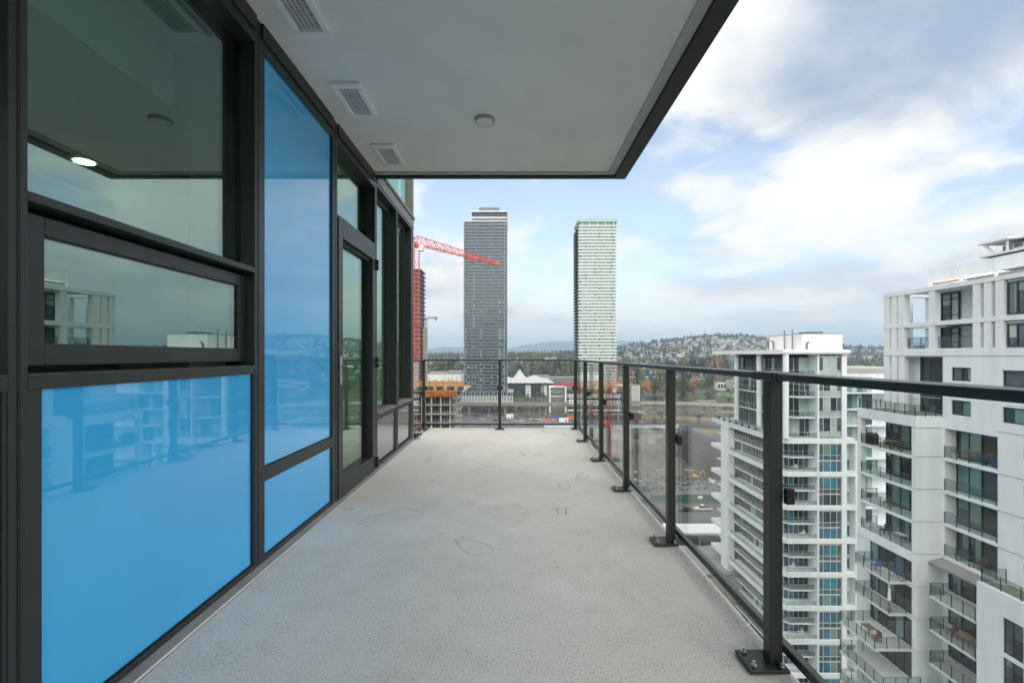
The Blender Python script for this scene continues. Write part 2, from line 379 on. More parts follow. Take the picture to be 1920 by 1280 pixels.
# bay 0 and the one beside the camera
a, b = YM[1][1], YM[2][0]
upper_window(a, b, 1.078); ledge(a, b, 1.034, 1.078); blue_panel(a, b, 0.053, 1.034)
a, b = YM[0][1], YM[1][0]
upper_window(a, b, 1.078); ledge(a, b, 1.034, 1.078); blue_panel(a, b, 0.053, 1.034)
# bay 2: tall and low blue panels
a, b = YM[3][1], YM[4][0]
head(a, b, 0.455, 0.530); blue_panel(a, b, 0.530, ZT); blue_panel(a, b, 0.053, 0.455)
# bay 3: transom pane above the door
a, b = YM[4][1], YM[5][0]
head(a, b, 2.186, 2.205)
bx('glass_pane', ww, XF - 0.095, XF - 0.085, a, b, 2.205, ZT, 'door_glass')
# upper storey glass beyond the soffit
us = thing('upper_storey_glazing', 'glass and grey metal edge of the storey above at the wall corner', 'window', (XF, 5.3, 2.82))
bx('spandrel', us, XF - 0.15, XF + 0.004, 4.50, 6.143, 2.821, 2.935, 'sill_grey' if 'sill_grey' in M else 'flashing', bevel=0.003)
bx('spandrel_cap', us, XF - 0.15, XF + 0.02, 4.50, 6.15, 2.9355, 2.97, 'flashing', bevel=0.003)
bx('glass_pane', us, XF - 0.06, XF - 0.045, 4.50, 6.05, 2.971, 5.6, 'door_glass')
bx('corner_post', us, XF - 0.15, XF + 0.002, 6.052, 6.143, 2.971, 5.6, 'flashing', bevel=0.003)

# ---- balcony door
dr = thing('balcony_door', 'grey framed glass balcony door with lever handle, closed', 'door', (XF, 3.95, 0))
a, b = YM[4][1] + .004, YM[5][0] - .004
leaf = part('door_leaf', MB().box(XF-.08, XF+.008, a, a+.085, .036, 2.183).box(XF-.08, XF+.008, b-.085, b, .036, 2.183)
     .box(XF-.08, XF+.008, a+.085, b-.085, 2.04, 2.183).box(XF-.08, XF+.008, a+.085, b-.085, .036, .172), 'frame_metal', dr, bevel=0.003)
bx('glass_pane', dr, XF - 0.06, XF - 0.048, a + .085, b - .085, .172, 2.04, 'door_glass')
part('glazing_bead', MB().box(XF-.0475, XF-.02, b-.11, b-.0855, .173, 2.039).box(XF-.0475, XF-.02, a+.086, b-.111, 2.01, 2.039), 'black_rubber', dr)
hp = bx('handle_plate', dr, XF + .0085, XF + .016, a + .018, a + .055, .905, 1.125, 'steel', bevel=0.003)
part('handle_lever', MB().tube((XF+.016, a+.036, 1.045), (XF+.062, a+.036, 1.045), .011, n=10).tube((XF+.06, a+.030, 1.045), (XF+.06, a+.155, 1.04), .010, n=10), 'steel', hp, bevel=0.002)
for z in (0.10, 1.06, 2.00):
    h = part('hinge', MB().tube((XF+.022, b+.012, z-.05), (XF+.022, b+.012, z-.003), .013, n=10).tube((XF+.022, b+.012, z+.003), (XF+.022, b+.012, z+.05), .013, n=10), 'black_rubber', dr)
    bx('hinge_leaf', h, XF + .0082, XF + .014, b - .035, b + .004, z - .05, z + .05, 'black_rubber', bevel=0.001)
bx('threshold', dr, XF - .08, XF + .012, a, b, .029, .0345, 'steel')

# ---- rooms behind the glass
def room(y0, y1, x1=-6.2, wm='interior_dark'):
    struct('interior_floor', MB().box(x1, XF-.16, y0, y1, -0.03, 0.0), 'interior_floor')
    struct('interior_ceiling', MB().box(x1, XF-.16, y0, y1, 2.76, 2.88), 'interior_paint')
    struct('interior_wall', MB().box(x1-.1, x1, y0, y1, 0, 2.76), wm)
    struct('interior_wall', MB().box(x1, XF-.16, y0-.1, y0, 0, 2.76), wm)
    struct('interior_wall', MB().box(x1, XF-.16, y1, y1+.1, 0, 2.76), wm)
room(-3.2, 3.36); room(3.49, 6.0, -3.2, 'interior_white')
struct('interior_partition', MB().box(-1.72, -1.49, 2.44, 2.54, 0, 2.76), 'interior_paint')
bh = struct('interior_bulkhead', MB().box(-6.1, -1.82, -1.49, 3.35, 2.45, 2.755), 'interior_dark'); bx('bulkhead_lit_face', bh, -1.819, -1.80, -1.49, 2.43, 2.452, 2.755, 'interior_white')  # pale face and dark body: daylight and shaded underside put into the colours
dl = part('downlight', MB().tube((-2.875, 3.08, 2.430), (-2.875, 3.08, 2.449), .065, .075, n=24), 'vent_white')
tag(dl, 'small lit round downlight on the ceiling behind the upper window', 'downlight')
part('glowing_lens', MB().tube((-2.875, 3.08, 2.424), (-2.875, 3.08, 2.4295), .052, n=24), 'lamp_glow', dl)
def room_lamp(x, y, z, w):
    d = bpy.data.lights.new('room_lamp', 'AREA'); d.shape = 'DISK'; d.size = .1; d.energy = w; d.color = (1, .9, .78)
    o = bpy.data.objects.new('room_lamp', d); col.objects.link(o); o.location = (x, y, z)
room_lamp(-2.875, 3.08, 2.42, 0.7)
cab = thing('kitchen_cabinet', 'dark tall cabinet standing in the room behind the window', 'cabinet', (-3.6, 3.2, 0))
bx('cabinet_box', cab, -4.6, -2.9, 2.75, 3.34, 0.0, 2.25, 'interior_dark')

# ---- soffit
so = struct('soffit', MB().box(XF - .15, .913, -3.4, 4.377, ZS, 3.10), 'soffit_paint')
part('edge_strip', MB().box(.9135, .985, -3.4, 4.43, 2.868, 3.09).box(XF-.02, .9130, 4.3775, 4.43, 2.868, 3.09), 'soffit_trim', so, bevel=0.004)
part('drip_edge', MB().box(.9855, 1.10, -3.4, 4.486, 2.85, 3.12).box(XF-.02, .985, 4.4305, 4.486, 2.85, 3.12), 'frame_metal', so, bevel=0.003)
part('shadow_gap', MB().box(.9800, .9853, -3.4, 4.43, 2.8672, 2.8678), 'black_rubber', so)
def vent(y0, label):
    t = thing('soffit_vent', label, 'vent', (-1.08, y0 + .21, ZS), 'exhaust vents in the soffit')
    x0, x1, y1, z = -1.18, -.98, y0 + .425, ZS
    f = part('vent_frame', MB().prism([(x0, y0), (x1, y0), (x1, y0+.055), (x0, y0+.055)], z-.022, z-.0005).prism([(x0, y1-.055), (x1, y1-.055), (x1, y1), (x0, y1)], z-.022, z-.0005)
         .box(x0, x0+.04, y0+.055, y1-.055, z-.022, z-.0005).box(x1-.04, x1, y0+.055, y1-.055, z-.022, z-.0005), 'vent_white', t, bevel=0.008)
    bx('vent_opening', t, x0+.04, x1-.04, y0+.055, y1-.055, z-.004, z-.0008, 'vent_dark')
    g = MB(); n = 22
    for i in range(n):
        y = y0 + .06 + (y1 - y0 - .12) * (i + .5) / n; g.box(x0+.04, x1-.04, y-.0024, y+.0024, z-.019, z-.016)
    for k in range(1, 5):
        x = x0 + .04 + (x1 - x0 - .08) * k / 5; g.box(x-.004, x+.004, y0+.055, y1-.055, z-.019, z-.0172)
    part('grille', g, 'vent_white', t, kind='stuff')
vent(2.09, 'white rectangular soffit vent nearest the camera, cut by the picture top')
vent(2.94, 'white soffit vent in the middle of the row of three')
vent(3.80, 'white soffit vent farthest away, by the front edge of the soffit')
cl = thing('ceiling_light', 'round white flush ceiling light on the balcony soffit', 'ceiling light', (-.21, 3.41, ZS))
part('light_body', MB().tube((-.21, 3.41, ZS-.020), (-.21, 3.41, ZS-.0005), .074, .078, n=40), 'ring_grey', cl, bevel=0.003)
part('diffuser', MB().tube((-.21, 3.41, ZS-.0245), (-.21, 3.41, ZS-.0205), .058, .062, n=40), 'lamp_diffuser', cl, bevel=0.002)
# building mass around us (above, behind, below)
struct('building_mass_above', MB().box(-22, XF-.16, -16, 6.0, 3.13, 12), 'soffit_trim')
struct('building_mass_below', MB().box(-22, XF-.16, -16, 6.0, GZ, -.25), 'soffit_trim')

# ---- railings
def post(parent, x0, y0, label=None, plate_dir='x'):
    """one square post with its base plate and bolts; (x0, y0) is the near inner corner"""
    p = bx('post', parent, x0, x0 + .045, y0, y0 + .05, .0125, 1.044, 'rail_metal', bevel=0.003)
    if plate_dir == 'x': X0, X1, Y0, Y1 = x0 - .085, x0 + .055, y0 - .03, y0 + .09
    else: X0, X1, Y0, Y1 = x0 - .045, x0 + .09, y0 - .075, y0 + .055
    bx('base_plate', p, X0, X1, Y0, Y1, .0065, .0185, 'rail_metal', bevel=0.002)
    for (u, v) in ((X0+.022, Y0+.022), (X0+.022, Y1-.022), (X1-.022, Y0+.016), (X1-.022, Y1-.018)):
        part('bolt', MB().tube((u, v, .0188), (u, v, .028), .010, n=6).tube((u, v, .0281), (u, v, .040), .0055, n=8), 'steel', p, bevel=0.001)
    return p
rs = thing('side_railing', 'long dark metal and clear glass railing along the balcony right side', 'railing', (.95, 3.5, 0))
PY = [-1.603, -.52, .564, 1.647, 2.73, 3.813, 4.896, 5.979, 7.06]
for y in PY[:-1]: post(rs, .925, y)
tr_ = bx('top_rail', rs, .900, .990, -3.4, 7.06, 1.0445, 1.068, 'rail_metal', bevel=0.003)
bx('rail_sleeve', tr_, .897, .993, 1.56, 1.72, 1.0405, 1.0705, 'rail_metal', bevel=0.002)
bx('joint_gap', tr_, .8962, .9938, 1.585, 1.589, 1.0402, 1.0708, 'black_rubber')
bx('bottom_rail', rs, .978, 1.008, -3.4, 7.06, .055, .085, 'rail_metal', bevel=0.003)
for i in range(len(PY) - 1):
    g = bx('glass_panel', rs, .986, .996, PY[i] + .03, PY[i+1] + .012, .0855, 1.030, 'rail_glass')
    for y in (PY[i] + .052, PY[i+1] - .02):
        bx('glass_clip', g, .972, 1.002, y, y + .022, .600, .655, 'black_rubber', bevel=0.003)
rb = thing('end_railing', 'dark metal and glass railing across the far end of the balcony', 'railing', (-.2, 7.05, 0))
for x in (-1.393, -.222, .940):
    post(rb, x, 7.03, plate_dir='y')
bx('top_rail', rb, -1.42, .8995, 7.02, 7.10, 1.0445, 1.068, 'rail_metal', bevel=0.003)
bx('bottom_rail', rb, -1.40, .975, 7.075, 7.10, .055, .085, 'rail_metal', bevel=0.003)
for a, b in ((-1.345, -.225), (-.175, .938)):
    g = bx('glass_panel', rb, a, b, 7.083, 7.093, .0855, 1.030, 'rail_glass')
    bx('glass_clip', g, b - .02, b + .004, 7.078, 7.100, .60, .655, 'black_rubber', bevel=0.003)
    bx('glass_clip', g, a - .004, a + .02, 7.078, 7.100, .60, .655, 'black_rubber', bevel=0.003)
rr = thing('return_railing', 'short glass railing closing the gap beside the wall corner', 'railing', (-1.40, 6.6, 0))
bx('top_rail', rr, -1.43, -1.35, 6.15, 7.019, 1.0445, 1.068, 'rail_metal', bevel=0.003)
bx('bottom_rail', rr, -1.41, -1.385, 6.15, 7.02, .055, .085, 'rail_metal', bevel=0.003)
bx('glass_panel', rr, -1.403, -1.393, 6.17, 7.02, .0855, 1.03, 'rail_glass')
part('floor_bracket', MB().box(-1.30, -1.25, 6.20, 6.25, .001, .012).box(-1.28, -1.272, 6.2, 6.25, .012, .05), 'steel', floor, bevel=0.001)
# ================================================================== THE CITY: GROUND AND TERRAIN
mat('ground_mix', (0.085, 0.083, 0.072), 0.95, col2=(0.060, 0.075, 0.040, 1), vscale=0.02, detail=8)
mat('asphalt', (0.13, 0.13, 0.13), 0.9, col2=(0.075, 0.075, 0.078, 1), vscale=0.06, detail=10, stretch=(.4, 1, 1))
mat('concrete', (0.40, 0.39, 0.37), 0.85, var=0.15, vscale=0.25, detail=7)
mat('guideway_concrete', (0.24, 0.215, 0.19), 0.85, var=0.15, vscale=0.2)
mat('pit_soil', (0.15, 0.145, 0.135), 0.95, col2=(0.075, 0.072, 0.066, 1), vscale=0.06, detail=10, bump=0.9, bscale=0.35, bdist=1.2)
mat('shotcrete', (0.155, 0.152, 0.145), 0.95, col2=(0.075, 0.073, 0.07, 1), vscale=0.22, detail=9, stretch=(1, 1, 0.22), bump=0.8, bscale=0.7, bdist=0.6)
mat('pit_tarp', (0.13, 0.14, 0.14), 0.6, var=0.25, vscale=0.1, detail=8, bump=1.0, bscale=0.12, bdist=2.5, stretch=(1, 2.2, 1))
mat('dry_grass', (0.17, 0.145, 0.085), 0.95, col2=(0.10, 0.115, 0.05, 1), vscale=0.05, detail=9)
mat('lawn', (0.10, 0.30, 0.05), 0.95, var=0.2, vscale=0.1)
mat('road_paint', (0.75, 0.75, 0.72), 0.7)
mat('mountain_forest', (0.022, 0.036, 0.040), 0.95, var=0.3, vscale=0.002, detail=8)
mat('white_paint', (0.82, 0.82, 0.81), 0.7, var=0.03, vscale=0.2)
mat('white_concrete', (0.75, 0.79, 0.82), 0.75, var=0.09, vscale=0.9, detail=9, stretch=(1, 1, 0.10), lo=.3, hi=.7)
mat('crane_red', (0.68, 0.055, 0.03), 0.5, var=0.15, vscale=0.3)
mat('sign_red', (0.36, 0.06, 0.05), .6)
mat('crane_grey', (0.16, 0.15, 0.17), 0.6)
mat('formwork_wood', (0.46, 0.27, 0.13), 0.85, var=0.25, vscale=0.5, stretch=(1, 1, 3))
mat('orange_tarp', (0.80, 0.21, 0.03), 0.6, var=0.15, vscale=0.4, bump=0.5, bscale=0.6, bdist=0.3)
mat('raw_concrete', (0.36, 0.35, 0.33), 0.9, var=0.2, vscale=0.3, detail=7)
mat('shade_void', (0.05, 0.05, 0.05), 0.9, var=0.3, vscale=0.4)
mat('tent_white', (0.54, 0.55, 0.57), 0.6)
mat('hedge_green', (0.06, 0.10, 0.03), 0.9, var=0.4, vscale=0.5)
mat('tan_stone', (0.42, 0.34, 0.27), 0.8, var=0.1, vscale=0.4)
mat('roof_grey', (0.24, 0.24, 0.24), 0.9, var=0.15, vscale=0.2)
mat('blue_sheet', (0.09, 0.13, 0.24), 0.6, var=0.2, vscale=0.3)
mat('green_mesh', (0.03, 0.12, 0.075), 0.8, var=0.2, vscale=0.5)
mat('blue_paint', (0.03, 0.14, 0.42), 0.5); mat('orange_paint', (0.65, 0.16, 0.04), 0.5); mat('yellow_paint', (0.65, 0.42, 0.06), 0.5)
mat('teal_panel', (0.38, 0.56, 0.52), 0.5, var=0.05, vscale=0.3)
mat('dark_panel', (0.085, 0.09, 0.10), 0.5, var=0.1, vscale=0.4)
mat('mint_guard', (0.60, 0.70, 0.65), 0.25, var=0.06, vscale=0.2)
mat('grey_guard', (0.12, 0.155, 0.18), 0.22, var=0.12, vscale=0.15)
mat('grey_slab', (0.24, 0.28, 0.30), 0.7)
facade_glass('glass_dark', (0.030, 0.045, 0.055), 1.9)
facade_glass('glass_mid', (0.10, 0.14, 0.15), 1.8)
facade_glass('glass_pale', (0.55, 0.60, 0.58), 1.6)
facade_glass('glass_frit', (0.56, 0.63, 0.59), 1.6, var=.10)
facade_glass('glass_mint', (0.42, 0.51, 0.47), 1.7)

SK = [(-1500, 660), (300, 664), (780, 668), (870, 667), (950, 667.5), (1075, 663), (1160, 654), (1240, 643), (1300, 635), (1350, 631), (1400, 634), (1440, 639),
      (1500, 646), (1590, 654), (1660, 656), (1800, 648), (2000, 654), (2600, 650), (4000, 660)]
SKA = np.array([(p - VX) / F for p, _ in SK]); SKZ = np.array([EYE + (VY - y) / F * 2000 for _, y in SK])
BD = np.array([0, 640, 800, 1000, 1300, 1600, 2600, 4000, 13000]); BZ = np.array([-50, -50, -43, -31, -16, -8, -3, -12, -30])
def sstep(a, b, x):
    t = np.clip((x - a) / (b - a), 0, 1); return t*t*(3-2*t)
PIT = (20.0, 117.0, 163.0, 322.0)
def terrain(X, Y):
    X = np.asarray(X, float); Y = np.asarray(Y, float)
    D = np.maximum(Y, 0.6*np.hypot(X, Y)); a = X / np.maximum(D, 1)
    b = np.interp(D, BD, BZ)
    rz = np.interp(a, SKA, SKZ) - np.interp(2000, BD, BZ)
    h = b + rz * sstep(1150, 2000, D) * (1 - sstep(2100, 4200, D))
    h = h + sstep(700, 1100, D) * (2.5*np.sin(X*.013+1)*np.sin(Y*.011) + 1.5*np.sin(X*.031)*np.cos(Y*.027+2))
    h = h - 12*(1 - sstep(109, 119, Y))*((np.abs(X) < 400) & (Y > -400))
    inx = (X > PIT[0]) & (X < PIT[1]); iny = (Y > PIT[2]) & (Y < PIT[3])
    wob = 1.6*np.sin(X*.09+Y*.05) + 1.1*np.sin(X*.21-Y*.17)
    pit = -50 - 21*sstep(PIT[2], 284, Y) + wob*sstep(PIT[2], 200, Y)*0.5
    side = sstep(PIT[0], PIT[0]+10, X)*sstep(162.9, 163.2, Y)
    h = np.where(inx & iny, -50 + (pit + 50)*side, h)
    return h
def build_terrain():
    xs = sorted(set([-13000, -9000, -6000, -4500, -3500, -2800] + list(range(-2400, 2401, 60)) + list(range(-420, 421, 10)) + [2800, 3500, 4500, 6000, 9000, 13000] + [20, 117, 116.7]))
    ys = sorted(set([-13000, -6000, -3000, -1500, -700, -300, -100, 0, 60, 100, 109, 112, 114, 116, 119, 125] + [163, 162.5, 322, 321.7] + list(range(170, 321, 6)) + list(range(340, 700, 40)) + list(range(720, 2500, 40)) + list(range(2600, 4300, 150)) + [5000, 6500, 8500, 10500, 13000]))
    X, Y = np.meshgrid(xs, ys); Z = terrain(X, Y); nx, ny = len(xs), len(ys)
    V = np.stack([X.ravel(), Y.ravel(), Z.ravel()], 1).tolist()
    fs = [(j*nx+i, j*nx+i+1, (j+1)*nx+i+1, (j+1)*nx+i) for j in range(ny-1) for i in range(nx-1)]
    mb = MB(); mb.v = [tuple(v) for v in V]; mb.f = fs
    cx = (np.array(xs)[:-1] + np.array(xs)[1:])/2; cyy = (np.array(ys)[:-1] + np.array(ys)[1:])/2
    mi = []
    for j in range(ny-1):
        for i in range(nx-1):
            x, y = cx[i], cyy[j]; m_ = 0
            if PIT[0] < x < PIT[1] and PIT[2] < y < PIT[3]:
                m_ = 1
                if y > 321.6: m_ = 2
                elif y < 232 and x > 60: m_ = 3
            mi.append(m_)
    mb.m = mi
    struct('ground', mb, ['ground_mix', 'pit_soil', 'shotcrete', 'pit_tarp'])
build_terrain()
def far_mountains():
    sk = [(-3000, 640), (200, 640), (760, 657), (800, 655), (840, 651), (880, 650), (930, 653), (955, 653), (1000, 645), (1040, 641), (1075, 637), (1110, 634), (1160, 640), (1200, 644), (1260, 650), (1400, 655), (2000, 645), (4000, 640)]
    A = np.array([(p - VX)/F for p, _ in sk]); Z = np.array([EYE + (VY - y)/F*9000 for _, y in sk])
    px = np.linspace(-1.4, 2.2, 260); mb = MB(); vv = []
    rng = np.random.RandomState(3)
    for a in px:
        top = np.interp(a, A, Z) + 14*math.sin(a*31) + 8*math.sin(a*77+1) + rng.uniform(-4, 4)
        for d, k in ((8200, 0.0), (8500, 0.45), (8750, .75), (9000, 1.0), (9400, .6), (9900, -.1)):
            vv.append((a*9000*(d/9000), d, -40 + (top+40)*k + rng.uniform(-8, 8)*k))
    n = len(px); fs = [(6*i+j, 6*(i+1)+j, 6*(i+1)+j+1, 6*i+j+1) for i in range(n-1) for j in range(5)]
    struct('mountains', MB().add(vv, fs), 'mountain_forest', smooth=True)
far_mountains()
def sheet(name, poly, m_, dz=0.04, kind='structure'):
    z = GZ + dz; k = len(poly)
    a = sum(poly[i][0]*poly[(i+1) % k][1]-poly[(i+1) % k][0]*poly[i][1] for i in range(k))
    if a < 0: poly = poly[::-1]
    o = part(name, MB().add([(x, y, z) for x, y in poly], [tuple(range(k))]), m_); o['kind'] = kind
    return o
sheet('parking_lot', [(-170, 345), (46, 345), (46, 404), (-170, 404)], 'asphalt')
rd = sheet('main_road', [(-260, 324), (300, 324), (320, 344), (-260, 344)], 'asphalt', .03)
sheet('road', [(52, 346), (70, 346), (40, 560), (26, 560)], 'asphalt', .06)
sheet('field', [(104, 346), (420, 330), (520, 470), (110, 440)], 'dry_grass')
sheet('upper_road', [(100, 441), (530, 471), (540, 488), (100, 460)], 'asphalt')
sheet('site_yard', [(-10, 250), (19.5, 250), (19.5, 322), (-10, 322)], 'pit_soil')
sheet('lawn', [PG(1338, 741), PG(1385, 745), PG(1392, 736), PG(1345, 731)], 'lawn', .05)
sheet('near_road', [(20, 140), (90, 140), (90, 158), (20, 158)], 'asphalt')
for k in range(22):
    x = -160 + k*18
    part('lane_marking', MB().add([(x, 333.6, GZ+.06), (x+7, 333.6, GZ+.06), (x+7, 334.1, GZ+.06), (x, 334.1, GZ+.06)], [(0, 1, 2, 3)]), 'road_paint', rd)

# ================================================================== FAR TOWERS
def window_band(width, n, h, mats_w, rng, face='y'):
    mb = MB(); w = width/n
    for i in range(n):
        mi = rng.choices(range(len(mats_w)), mats_w)[0]
        mb.box(i*w+.06, (i+1)*w-.06, -.08, 0, .12, h-.35, mi)
    return mb
def left_tower():
    x0, x1, y0, y1 = PX(870, 420), PX(951, 420), 420.0, 452.0
    t = thing('residential_tower', 'tall dark glass tower with grey balconies behind the red crane jib', 'tower', ((x0+x1)/2, y0, GZ))
    zt = PZ(417, 420); z0 = -35.0; n = 53; h = (zt - z0)/n
    bx('core', t, x0+.5, x1-.5, y0+1.6, y1, GZ, zt-.3, 'glass_dark')
    rng = random.Random(4)
    wb = [window_band(x1-x0-2.4, 27, h, wts, rng).mesh('window_band', ['glass_dark', 'glass_mid', 'glass_pale']) for wts in ((9, 4, .6), (8, 4, 1), (6, 4, 2), (5, 4, 3))]
    slab = MB().box(0, x1-x0, 0, 2.0, 0, .26).mesh('floor_slab', 'grey_slab')
    gd = MB().box(1.2, x1-x0-2.8, .05, .12, .30, 1.30).mesh('balcony_guard', 'grey_guard')
    dv = MB()
    for k in (6.4, 12.6, 18.2, 25.4, 31.2): dv.box(k, k+.22, .15, 1.58, .3, h)
    dvm = dv.mesh('balcony_divider', 'grey_slab')
    for i in range(n):
        z = z0 + i*h; low = 1 - i/n
        s = link('floor_slab', slab, t, (x0, y0, z))
        link('balcony_guard', gd, s, (x0, y0, z)); link('balcony_divider', dvm, s, (x0, y0, z), kind='stuff')
        v = min(3, max(0, int(low*3.2 + rng.uniform(-.6, .6))))
        link('window_band', wb[v], t, (x0+1.2, y0+1.6, z+.3), kind='stuff')
    bx('corner_fin', t, x0-.3, x0+.7, y0-.3, y0+2.2, GZ, zt+.6, 'grey_slab'); bx('corner_fin', t, x1-2.6, x1-1.9, y0-.3, y0+2.2, GZ, zt+.6, 'grey_slab'); bx('corner_fin', t, x1-.5, x1+.2, y0-.3, y0+2.2, GZ, zt+.6, 'grey_slab')
    bx('roof_edge', t, x0-.3, x1+.2, y0-.35, y1, zt+.61, zt+1.3, 'white_paint')
    u0 = PX(883, 420); a = PZ(409, 420); b = PZ(397, 420)
    bx('setback_storey', t, u0+1.5, x1-.8, y0+2, y1-3, zt+1.31, a, 'glass_mid'); bx('setback_ledge', t, u0, x1+.1, y0+.3, y1-2, a, a+1.2, 'white_paint')
    up = bx('upper_storey', t, u0+.8, x1-.4, y0+2, y1-3, a+1.21, b, 'dark_panel')
    for k in (885.5, 893, 929, 937):
        bx('opening', up, PX(k, 420), PX(k+2.2, 420), y0+1.9, y0+2.1, a+1.6, b-.3, 'shade_void')
    bx('top_ledge', t, u0, x1+.1, y0+.3, y1-2, b, b+1.1, 'white_paint'); bx('plant_room', t, PX(897, 420), PX(936, 420), y0+6, y1-6, b+1.11, PZ(385, 420), 'grey_guard')
    bx('antenna', t, PX(949, 420), PX(949.5, 420), y0+2, y0+2.2, b+1.11, b+5, 'grey_slab')
    pod = bx('podium', t, PX(860, 412), PX(963, 412), 410.6, 450, GZ, PZ(735, 412), 'glass_dark')
    for k in range(36):
        x = PX(861, 412) + k*1.36
        bx('podium_fin', pod, x, x+.55, 410.2, 410.59, PZ(752, 412), PZ(741, 412), 'white_paint')
        if k % 3: bx('podium_fin', pod, x, x+.4, 410.2, 410.59, PZ(741, 412)+.1, PZ(735, 412), 'glass_mint')
    bx('podium_sill', pod, PX(859.5, 412), PX(963.5, 412), 409.9, 410.59, PZ(754, 412), PZ(752.2, 412), 'white_paint')
left_tower()
def right_tower():
    x0, x1, y0, y1 = PX(1085, 420), PX(1156, 420), 420.0, 449.0
    t = thing('residential_tower', 'tall pale mint tower with white balconies and dark left side', 'tower', ((x0+x1)/2, y0, GZ))
    zt = PZ(425, 420); z0 = -33.0; n = 52; h = (zt - z0)/n; rng = random.Random(9)
    bx('core', t, x0+.5, x1-.6, y0+1.0, y1, GZ, zt, 'dark_panel')
    wb = [window_band(x1-x0-1.4, 26, h, w, rng).mesh('window_band', ['glass_dark', 'glass_mint', 'glass_frit']) for w in ((.2, 2, 9), (.3, 2, 9), (.6, 2.5, 9), (1, 3, 8))]
    slab = MB().prism([(.2, 1.0), (-.9, .0), (-.7, -.25), (x1-x0+.5, -.25), (x1-x0+.9, .3), (x1-x0+.3, 1.0)], 0, .22).mesh('floor_slab', 'white_paint')
    gd = MB().box(-.6, x1-x0+.4, -.2, -.12, .22, 1.25).mesh('balcony_guard', 'mint_guard')
    sp = MB().prism([(0, 0), (-2.4, 4), (-2.4, 20), (0, 25)], 0, .3).box(-2.35, -2.25, 4, 20, .3, 1.2).mesh('side_balcony', ['dark_panel'])
    for i in range(n):
        z = z0 + i*h
        s = link('floor_slab', slab, t, (x0, y0, z)); link('balcony_guard', gd, s, (x0, y0, z))
        link('window_band', wb[rng.randrange(4)], t, (x0+.7, y0+.99, z+.28), kind='stuff')
        link('side_balcony', sp, t, (x0+.49, y0+3, z))
    rf = bx('roof_slab', t, x0-1, x1+.6, y0-.4, y1, zt, zt+.5, 'white_paint')
    for k in (1091, 1105, 1120, 1134, 1150): bx('roof_column', rf, PX(k, 420), PX(k+1.6, 420), y0+.2, y0+1, zt+.51, PZ(416, 420), 'white_paint')
    bx('recessed_storey', t, x0+1, x1-1, y0+2.2, y1-2, zt+.51, PZ(416, 420), 'glass_mint')
    bx('parapet_screen', t, x0-.6, x1+1, y0-.5, y1, PZ(416, 420)+.01, PZ(410, 420), 'teal_panel'); bx('plant_room', t, PX(1106, 420), PX(1129, 420), y0+7, y1-7, PZ(410, 420)+.01, PZ(405, 420), 'dark_panel')
    pod = bx('podium', t, PX(1063, 412), PX(1166, 412), 411, 450, GZ, PZ(734, 412), 'glass_dark')
    bx('podium_planting', pod, PX(1064, 412), PX(1165, 412), 411.5, 419, PZ(734, 412)+.01, PZ(729.5, 412), 'hedge_green')
    for (ya, yb, step) in ((746, 738, 1), (757, 750, 1), (770, 767, 99), (787, 779, 2)):
        if step == 99: bx('podium_band', pod, PX(1063, 412), PX(1166, 412), 410.5, 410.99, PZ(ya, 412), PZ(yb, 412), 'white_paint'); continue
        for k in range(36):
            x = PX(1063.5, 412) + k*1.36
            if k % step == 0: bx('podium_fin', pod, x, x+.75, 410.5, 410.99, PZ(ya, 412), PZ(yb, 412), 'white_paint' if (k*7) % 5 else 'glass_mint')
right_tower()

# ================================================================== CRANES
def lattice(mb, p0, p1, w0, w1, seg, r=.09, tri=False, mi=0, up=Vector((0, 0, 1))):
    p0, p1 = Vector(p0), Vector(p1); d = (p1-p0).normalized()
    s = d.cross(up)
    if s.length < 1e-3: s = Vector((1, 0, 0))
    s.normalize(); u = s.cross(d).normalized()
    def ring(t):
        w = w0 + (w1-w0)*t; c = p0 + (p1-p0)*t
        if tri: return [c - s*w/2 - u*w*.5, c + s*w/2 - u*w*.5, c + u*w*.75]
        return [c - s*w/2 - u*w/2, c + s*w/2 - u*w/2, c + s*w/2 + u*w/2, c - s*w/2 + u*w/2]
    pr = ring(0); k = len(pr)
    for i in range(1, seg+1):
        cr = ring(i/seg)
        for j in range(k):
            mb.tube(pr[j], cr[j], r, n=4, mi=mi); q = (j+1) % k
            mb.tube(cr[j], cr[q], r*.6, n=3, mi=mi)
            a, b = (pr[j], cr[q]) if (i+j) % 2 else (pr[q], cr[j])
            mb.tube(a, b, r*.65, n=3, mi=mi)
        pr = cr
    return mb
